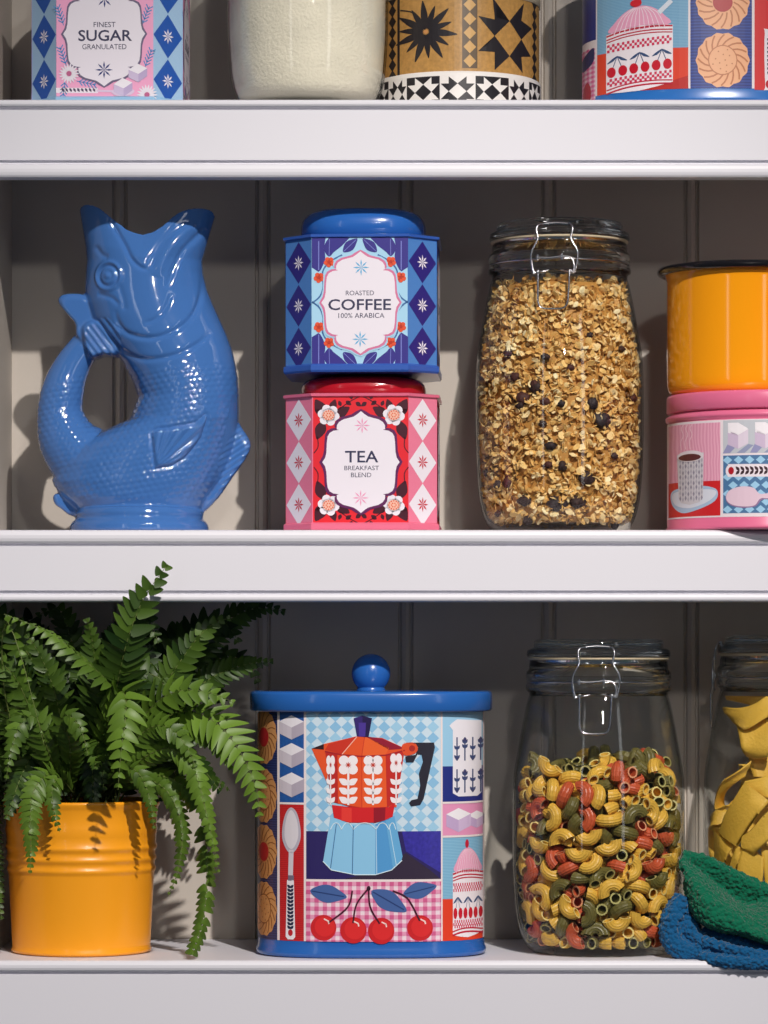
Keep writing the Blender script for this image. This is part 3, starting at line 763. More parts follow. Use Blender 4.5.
# resting places of the macaroni in the jar: x, y, z and quaternion
PACK_FRONT = "6.0,-78.0,111.7,0.02,0.98,0.03,0.17;-14.2,-76.9,122.2,0.03,0.98,-0.10,0.15;6.4,-77.4,69.5,0.04,0.25,0.07,-0.96;-24.7,-74.3,104.7,0.03,-0.16,-0.99,0.03;-11.3,-75.9,94.6,0.36,0.04,0.88,-0.30;30.2,-72.4,89.1,0.60,-0.15,0.77,0.12;31.7,-71.5,143.9,0.21,0.19,0.08,-0.96;-2.3,-75.8,81.7,0.88,-0.38,-0.25,-0.12;-15.4,-74.4,43.8,0.05,0.74,-0.13,0.65;7.4,-75.1,138.6,0.61,0.77,0.08,0.14;-18.6,-73.1,165.9,0.32,0.50,-0.05,0.80;-42.2,-65.9,120.0,0.27,-0.19,0.03,0.94;14.1,-73.2,34.9,0.09,-0.99,-0.08,-0.08;-34.2,-68.4,49.8,0.44,-0.18,-0.87,-0.12;-5.2,-73.5,163.0,0.53,0.45,-0.13,0.70;21.2,-71.5,126.3,0.73,0.67,0.02,-0.16;5.1,-73.3,54.6,0.22,-0.26,0.63,0.70;-43.2,-64.4,68.2,0.89,-0.06,-0.36,-0.27;-33.2,-67.6,148.4,0.19,0.51,0.71,-0.45;-49.2,-61.1,140.1,0.62,0.25,0.71,-0.22;49.1,-61.0,146.7,0.24,-0.60,-0.20,-0.74;24.3,-64.2,178.6,0.20,-0.48,0.52,0.68;-15.8,-71.0,141.1,0.76,0.14,0.59,-0.24;-26.6,-68.8,132.6,0.12,-0.74,-0.41,0.52;16.4,-70.8,47.4,0.04,-0.41,-0.50,0.76;37.6,-65.1,37.9,0.21,0.28,-0.94,0.00;15.5,-65.1,188.0,0.61,0.18,0.19,-0.74;52.3,-58.2,92.6,0.00,-0.93,-0.35,-0.10;-31.4,-66.5,91.0,0.26,0.02,0.61,-0.75;33.6,-65.7,71.7,0.79,0.60,0.03,-0.08;-38.2,-64.0,162.6,0.30,0.48,0.56,-0.61;-11.9,-70.2,58.9,0.22,-0.66,0.35,-0.63;-7.1,-70.5,26.6,0.05,0.02,0.14,0.99;-20.8,-68.6,81.1,0.51,0.75,0.27,0.32;43.1,-61.5,127.0,0.43,-0.82,-0.12,0.35;38.1,-63.2,53.8,0.57,0.59,0.57,-0.05;56.1,-54.3,77.6,0.04,-0.92,-0.38,-0.12;12.9,-69.3,91.5,0.43,-0.35,-0.45,0.71;12.9,-69.2,103.2,0.65,-0.72,0.20,-0.15;5.9,-69.5,119.2,0.11,-0.84,-0.39,0.37;-27.4,-65.9,20.6,0.54,-0.07,-0.82,-0.18;-4.1,-63.9,183.9,0.84,-0.46,-0.27,0.07;-26.4,-65.5,72.9,0.69,-0.44,0.57,-0.07;-52.3,-54.9,86.0,0.32,0.81,-0.13,-0.48;-57.2,-51.9,60.5,0.75,0.26,0.51,-0.32;35.6,-62.0,97.5,0.76,-0.11,-0.51,-0.39;23.9,-65.5,59.0,0.62,-0.00,-0.52,-0.58;25.0,-65.1,110.2,0.79,0.25,-0.31,-0.47;57.0,-51.0,52.2,0.41,0.10,0.12,-0.90;-47.9,-56.2,101.1,0.82,-0.09,-0.47,0.31;-62.3,-47.3,112.5,0.03,-0.89,0.43,0.13;37.2,-60.7,114.6,0.28,-0.19,-0.53,0.78;-63.2,-45.7,149.5,0.81,-0.15,-0.41,-0.40;19.8,-64.9,85.6,0.39,-0.25,0.88,0.14;-38.0,-59.1,34.5,0.42,0.34,0.43,-0.73;-49.8,-53.2,169.1,0.67,0.18,0.29,-0.66;57.6,-48.4,137.1,0.50,0.74,-0.00,0.45;7.8,-65.9,149.6,0.55,-0.37,0.37,-0.65;-35.7,-59.5,102.3,0.03,0.91,0.40,0.11;-2.7,-66.0,74.5,0.35,-0.04,0.92,-0.19;54.4,-50.0,65.2,0.23,0.33,-0.60,-0.69;65.2,-42.0,119.3,0.10,0.85,0.52,0.02;-61.7,-44.6,46.0,0.42,-0.38,-0.80,-0.21;-25.0,-62.4,48.2,0.50,-0.61,0.22,0.57;63.5,-34.9,175.2,0.56,-0.69,-0.35,0.28;17.7,-63.5,24.8,0.71,-0.70,0.07,-0.07;45.1,-54.2,98.9,0.33,-0.44,0.02,0.83;55.3,-40.4,190.8,0.82,-0.09,-0.12,0.55;50.6,-50.0,150.6,0.19,-0.09,0.87,0.46;-70.2,-34.8,86.0,0.52,0.43,0.67,-0.32;-45.6,-52.5,52.3,0.42,0.59,0.21,0.66;70.1,-34.8,97.2,0.01,0.85,0.52,0.05;-61.0,-42.4,170.4,0.13,0.68,-0.46,-0.56;-6.6,-63.4,94.3,0.15,0.96,0.22,0.09;-52.6,-41.1,190.7,0.13,-0.94,0.05,0.31;-4.6,-63.3,122.7,0.91,0.33,-0.11,0.24;70.6,-33.7,132.9,0.53,-0.05,0.01,-0.85;54.8,-46.1,109.3,0.42,0.57,0.67,0.23;50.2,-48.9,26.5,0.36,0.90,0.22,0.06;-54.6,-46.2,129.9,0.27,0.18,-0.02,-0.95;52.6,-47.2,43.4,0.04,-0.54,-0.38,-0.75;11.2,-62.2,163.9,0.50,-0.40,0.58,-0.50;-64.8,-37.6,102.6,0.14,0.52,0.48,0.69;35.9,-55.4,14.0,0.67,-0.67,-0.22,0.22;70.9,-31.8,70.1,0.77,0.26,-0.32,0.50;29.4,-57.5,141.8,0.71,0.05,0.53,-0.46;-32.8,-56.0,68.4,0.39,0.81,-0.03,-0.44;-13.5,-60.7,14.0,0.64,-0.64,0.31,-0.31;-47.7,-48.6,39.1,0.46,0.50,0.15,0.72;-52.4,-45.7,74.3,0.83,0.41,0.11,-0.36;5.2,-61.4,48.8,0.84,-0.37,-0.39,-0.05;60.0,-40.1,158.9,0.41,-0.10,-0.72,-0.55;33.5,-55.0,24.7,0.80,0.37,-0.05,-0.47;-0.3,-55.8,176.0,0.32,-0.29,-0.88,0.18;-15.1,-59.7,103.3,0.20,-0.31,0.18,-0.91;-32.5,-55.0,20.5,0.48,-0.27,0.80,0.26;-48.2,-47.5,143.8,0.52,0.81,-0.10,-0.23;3.9,-60.7,14.0,0.48,-0.48,-0.51,0.51;-51.4,-45.3,120.9,0.03,0.41,0.91,0.06;12.0,-59.9,138.6,0.09,-0.19,0.92,0.33;-20.2,-58.5,160.6,0.47,-0.27,-0.54,0.65;18.6,-58.7,14.0,0.48,0.48,-0.52,-0.52;-1.5,-60.5,155.0,0.56,0.19,0.24,-0.77;-36.0,-52.9,117.1,0.73,-0.09,0.15,-0.66;-51.5,-44.5,18.2,0.34,-0.43,-0.79,0.29;68.8,-30.0,84.7,0.63,-0.55,-0.44,0.33;-71.1,-26.5,43.4,0.73,0.32,0.32,-0.51;28.7,-54.4,38.1,0.82,0.44,0.16,0.33;-65.0,-32.3,26.2,0.07,0.79,-0.54,0.27;-19.0,-57.0,119.7,0.04,-0.38,0.75,0.54;-37.7,-50.7,87.6,0.87,0.44,-0.07,-0.22;42.2,-48.4,73.3,0.09,0.51,0.29,-0.81;-76.1,-19.1,93.1,0.63,-0.37,-0.48,-0.49;66.2,-30.3,162.4,0.51,-0.69,0.21,-0.47;31.4,-52.8,64.4,0.05,-0.91,0.20,0.37;73.8,-21.3,55.9,0.32,-0.53,0.74,0.26;-47.5,-44.2,29.2,0.06,-0.05,-0.34,-0.94;-71.6,-23.3,142.7,0.11,0.59,0.58,0.55;47.1,-44.1,117.5,0.89,0.25,-0.25,0.28;-32.9,-51.2,130.3,0.37,0.12,-0.57,-0.72;-65.4,-29.5,165.3,0.17,0.34,-0.39,-0.84;19.8,-55.3,155.8,0.76,-0.44,0.22,-0.42;-61.6,-32.8,129.7,0.61,-0.74,-0.24,0.14;-72.4,-10.1,173.0,0.50,-0.68,-0.46,0.26;68.6,-15.1,177.7,0.27,0.53,-0.00,0.80;73.9,-18.7,116.5,0.67,0.25,0.17,0.67;66.6,-27.3,144.4,0.52,-0.78,-0.22,-0.27;-69.5,-24.0,58.2,0.63,-0.52,0.43,-0.38;-60.7,-32.7,68.7,0.19,-0.35,0.91,-0.13;-5.4,-56.6,39.8,0.02,0.44,-0.90,-0.08;-26.0,-52.7,152.1,0.46,0.85,-0.10,-0.24;-21.6,-53.8,139.1,0.24,0.33,-0.71,-0.57;9.5,-56.0,74.0,0.48,0.35,-0.16,0.79;27.8,-46.0,186.8,0.17,-0.32,-0.74,0.57;-9.4,-56.0,56.4,0.12,-0.66,0.11,-0.73;-33.2,-43.6,178.4,0.82,0.40,-0.35,-0.21;60.1,-32.4,35.9,0.62,0.57,-0.52,-0.15;66.2,-26.5,20.4,0.07,0.78,0.57,-0.25;56.1,-35.7,79.2,0.60,0.61,0.41,-0.33;71.5,-20.0,33.4,0.23,0.62,-0.75,0.07;77.4,-11.8,133.7,0.26,0.70,0.62,-0.25;-70.1,-21.2,72.7,0.70,-0.53,-0.48,0.02;25.2,-51.5,122.0,0.19,0.40,-0.76,-0.47;44.2,-42.7,133.9,0.25,0.28,-0.83,-0.41;54.1,-35.8,14.0,0.43,0.43,0.56,0.56;-34.3,-47.8,167.4,0.85,0.46,0.02,0.25;77.7,-8.8,105.4,0.08,-0.66,0.74,0.02;-6.8,-54.4,134.7,0.69,0.52,0.39,0.33;45.1,-34.5,185.9,0.05,0.43,-0.64,0.63;-3.7,-54.6,78.5,0.19,0.70,0.04,-0.69;-48.8,-39.0,102.2,0.56,0.67,0.27,-0.41;63.9,-25.6,98.7,0.41,0.47,-0.77,-0.13;77.6,-7.2,73.9,0.16,0.67,-0.71,0.15;25.7,-50.1,168.3,0.81,0.45,-0.29,-0.26;-74.0,-12.3,106.0,0.36,-0.66,0.25,-0.61;-19.2,-51.8,21.9,0.62,-0.40,0.04,-0.68;-63.4,-25.5,153.7,0.37,-0.15,0.81,-0.43;-65.6,-23.0,117.9,0.47,0.67,0.47,0.34;58.5,-30.3,51.1,0.32,0.59,-0.62,0.40;46.0,-40.0,41.5,0.14,-0.75,-0.61,-0.22;-56.4,-32.0,43.8,0.32,-0.63,0.19,0.68;-78.2,-4.5,117.4,0.33,0.63,-0.61,0.33;-28.6,-48.5,63.6,0.85,-0.25,-0.46,-0.03;54.9,-24.6,172.7,0.22,-0.43,0.84,0.23;45.6,-39.8,90.7,0.90,-0.04,-0.41,-0.12;37.0,-44.5,163.4,0.04,0.43,-0.47,-0.77;-71.8,-13.9,41.5,0.23,-0.37,-0.90,0.08;-12.8,-52.3,166.5,0.56,0.66,0.50,-0.05;-66.7,-8.1,191.6,0.69,-0.20,0.69,-0.04;23.7,-49.1,86.0,0.39,0.92,-0.07,0.04;-72.1,-12.1,157.7,0.57,-0.70,-0.14,0.41;-68.7,-16.7,128.1,0.76,0.50,0.03,0.42;13.1,-51.5,32.6,0.90,-0.25,0.15,0.33;-0.8,-52.5,24.7,0.68,-0.68,-0.19,0.19;30.7,-40.2,176.3,0.57,0.73,-0.34,-0.16;-0.8,-52.2,114.8,0.58,-0.49,0.63,-0.16;-59.8,-25.5,87.1,0.44,0.89,0.07,-0.13;-48.8,-34.9,159.8,0.90,0.33,0.20,0.22;60.2,-24.4,124.7,0.27,-0.34,0.21,-0.88;15.4,-49.7,97.8,0.01,-0.17,0.69,-0.70;-52.1,-23.6,181.0,0.05,-0.41,-0.79,0.45;-71.3,-9.8,139.6,0.00,0.27,-0.52,-0.81;74.9,-3.6,88.3,0.85,0.25,0.20,0.42;-74.4,-4.4,86.5,0.07,0.50,-0.29,-0.81;-37.5,-41.3,148.7,0.22,-0.07,-0.74,-0.63;-49.8,-32.9,14.0,0.20,0.20,0.68,0.68;43.6,-37.3,145.9,0.22,-0.96,-0.19,0.05;24.1,-46.4,107.2,0.15,-0.15,-0.52,-0.83;73.9,-3.0,169.2,0.04,-0.75,0.49,0.45;-13.3,-49.1,106.1,0.99,0.02,-0.11,0.09;-71.4,-6.1,22.3,0.62,-0.20,-0.43,-0.62;74.7,0.1,138.6,0.86,0.20,0.13,0.46;59.4,-22.2,109.4,0.41,0.39,-0.80,-0.21;73.8,-1.1,53.2,0.25,-0.56,0.38,-0.69;-77.8,7.8,79.7,0.36,-0.61,-0.59,-0.39;59.1,-22.1,71.8,0.42,-0.17,-0.82,-0.36;24.6,-45.2,135.8,0.47,-0.11,0.74,-0.46;-77.7,8.7,137.4,0.15,0.73,0.64,-0.20;66.1,-12.8,37.5,0.06,-0.47,-0.38,0.79;45.3,-33.8,64.9,0.44,0.20,0.80,-0.35;-23.0,-45.1,83.0,0.15,-0.93,0.22,-0.27;77.3,9.6,156.6,0.75,0.00,0.01,-0.66;-66.6,-10.8,68.1,0.78,-0.55,0.17,-0.22;71.6,17.8,177.1,0.73,-0.27,0.63,0.02;12.1,-42.1,176.3,0.15,0.62,-0.77,-0.03;25.6,-43.9,42.9,0.09,-0.66,-0.46,0.58;36.5,-38.9,14.0,0.01,0.01,-0.71,-0.71;40.5,-36.5,25.2,0.84,0.53,-0.05,-0.14;-6.8,-42.6,172.5,0.02,0.16,0.31,0.94;-68.9,-5.5,55.5,0.25,0.30,0.32,0.86;-14.0,-46.6,33.3,0.31,-0.32,0.10,-0.89;-60.8,-17.3,94.8,0.15,-0.71,0.24,-0.64;71.6,-0.5,41.4,0.62,0.60,0.49,-0.05;-53.2,-25.5,140.7,0.32,-0.40,-0.45,0.73;71.1,-1.2,20.2,0.67,0.04,0.25,-0.70;-5.9,-47.3,60.4,0.99,-0.11,0.09,0.03;76.4,12.9,122.5,0.29,-0.73,0.61,0.11;-74.6,8.9,120.1,0.47,-0.41,-0.21,0.75;66.5,-7.4,76.2,0.03,-0.66,0.74,0.11;-52.8,-24.5,55.3,0.32,-0.33,-0.08,0.89;60.5,-15.5,153.9,0.05,0.32,-0.44,-0.83;-64.0,-10.5,24.3,0.52,-0.26,0.80,0.15;-35.3,-37.3,65.8,0.89,0.05,-0.43,0.16;45.4,-30.3,155.1,0.66,-0.28,-0.07,-0.69;-75.0,14.6,100.2,0.80,-0.30,-0.00,0.52;59.1,-15.8,50.5,0.48,-0.07,0.60,0.63;72.0,7.0,60.9,0.80,0.41,0.39,0.21;-75.2,16.4,57.8,0.71,-0.29,0.30,0.57;-67.4,19.3,181.5,0.30,-0.17,-0.72,0.60;-21.8,-36.2,187.9,0.72,-0.64,0.20,-0.14;-49.3,-25.0,97.8,0.86,0.14,0.07,0.49;27.3,-39.5,51.7,0.39,-0.89,-0.04,0.21;-7.0,-44.7,145.4,0.33,0.37,0.73,0.47;12.4,-43.8,46.7,0.74,0.05,-0.25,-0.63;-42.1,-30.6,75.5,0.21,0.33,-0.74,-0.55;-40.9,-31.3,120.9,0.79,0.61,0.01,0.05;-33.8,-35.8,95.7,0.17,0.65,0.68,0.29;-69.4,4.8,157.1,0.21,-0.91,0.19,-0.31;73.3,15.9,104.9,0.66,0.42,0.54,0.31;-30.8,-37.4,48.8,0.29,-0.45,0.84,-0.05;10.4,-43.8,136.7,0.75,0.38,-0.54,-0.03;-41.1,-30.9,39.8,0.22,0.63,0.50,-0.55;64.5,-4.3,115.8,0.09,0.67,0.14,-0.72;-23.6,-40.3,33.5,0.88,0.19,-0.33,0.28;-66.8,-0.0,40.3,1.00,-0.06,-0.00,-0.06;-32.9,-36.0,14.0,0.51,0.51,0.49,0.49;-20.7,-41.0,57.1,0.78,-0.12,-0.59,0.20;37.5,-32.7,120.8,0.53,-0.06,0.65,-0.55;-18.1,-41.4,121.7,0.47,-0.10,0.87,0.05;65.2,-1.1,95.3,0.23,-0.89,-0.38,0.12;9.4,-43.2,68.3,0.00,-0.33,-0.93,-0.16;-32.0,-35.5,107.2,0.93,-0.33,0.17,-0.06;69.7,10.2,139.5,0.45,0.29,0.04,-0.84;58.2,3.1,183.7,0.48,0.87,0.13,-0.06;50.8,-19.9,29.8,0.44,-0.70,0.25,0.50;41.3,-28.3,105.9,0.75,0.22,0.18,0.59;71.4,20.3,68.7,0.28,-0.89,0.35,-0.07;37.1,-23.8,194.0,0.01,0.82,0.02,0.58;-70.8,18.2,28.4,0.15,-0.70,-0.61,-0.34;41.3,-28.0,68.0,0.42,0.11,-0.65,-0.62;71.7,23.1,87.8,0.70,-0.56,0.10,-0.44;-66.8,6.9,83.9,0.36,-0.58,0.67,0.28;-33.1,-33.2,134.6,0.00,-0.16,-0.67,0.73;-56.1,-12.0,14.0,0.46,-0.46,0.54,-0.54;62.9,26.1,196.3,0.28,0.01,-0.85,-0.45;-63.1,30.0,176.2,0.41,0.03,0.90,-0.17;-55.4,1.4,184.3,0.45,-0.25,-0.75,0.42;69.0,16.6,74.9,0.39,0.25,0.18,-0.87;-65.9,7.4,107.7,0.12,0.60,-0.77,-0.15;-70.0,21.4,71.7,0.71,0.40,-0.21,-0.54;-70.8,26.0,143.5,0.56,0.57,0.61,0.02;-64.7,5.1,21.8,0.62,0.15,0.76,0.09;56.6,-9.9,144.3,0.19,0.95,-0.21,-0.15;29.7,-34.0,132.9,0.32,-0.18,0.90,-0.22;-67.2,13.8,167.8,0.79,0.60,0.06,0.12;-10.2,-40.2,101.4,0.22,0.66,-0.16,-0.70;-69.8,26.2,157.1,0.79,-0.03,-0.20,-0.57;-64.8,7.8,139.6,0.76,-0.05,-0.48,0.43;-66.0,11.4,40.8,0.18,0.02,0.98,0.01;49.0,-7.5,195.3,0.26,0.78,-0.15,0.55;66.4,13.0,46.2,0.13,-0.90,-0.28,0.30;-46.7,-20.3,48.3,0.44,0.58,-0.13,0.67;62.7,3.4,22.4,0.68,0.11,-0.61,0.39;54.0,-11.1,83.1,0.58,0.06,0.68,0.45;6.4,-40.1,120.2,0.06,0.39,0.85,0.36;41.5,-24.7,95.1,0.65,0.72,-0.25,-0.04;-26.6,-34.3,159.0,0.24,0.90,-0.17,-0.32;-53.0,-12.2,29.2,0.83,0.17,0.09,0.52;-66.2,15.1,53.0,0.83,0.21,0.20,0.47;50.5,-15.2,113.6,0.74,0.00,0.48,0.48"
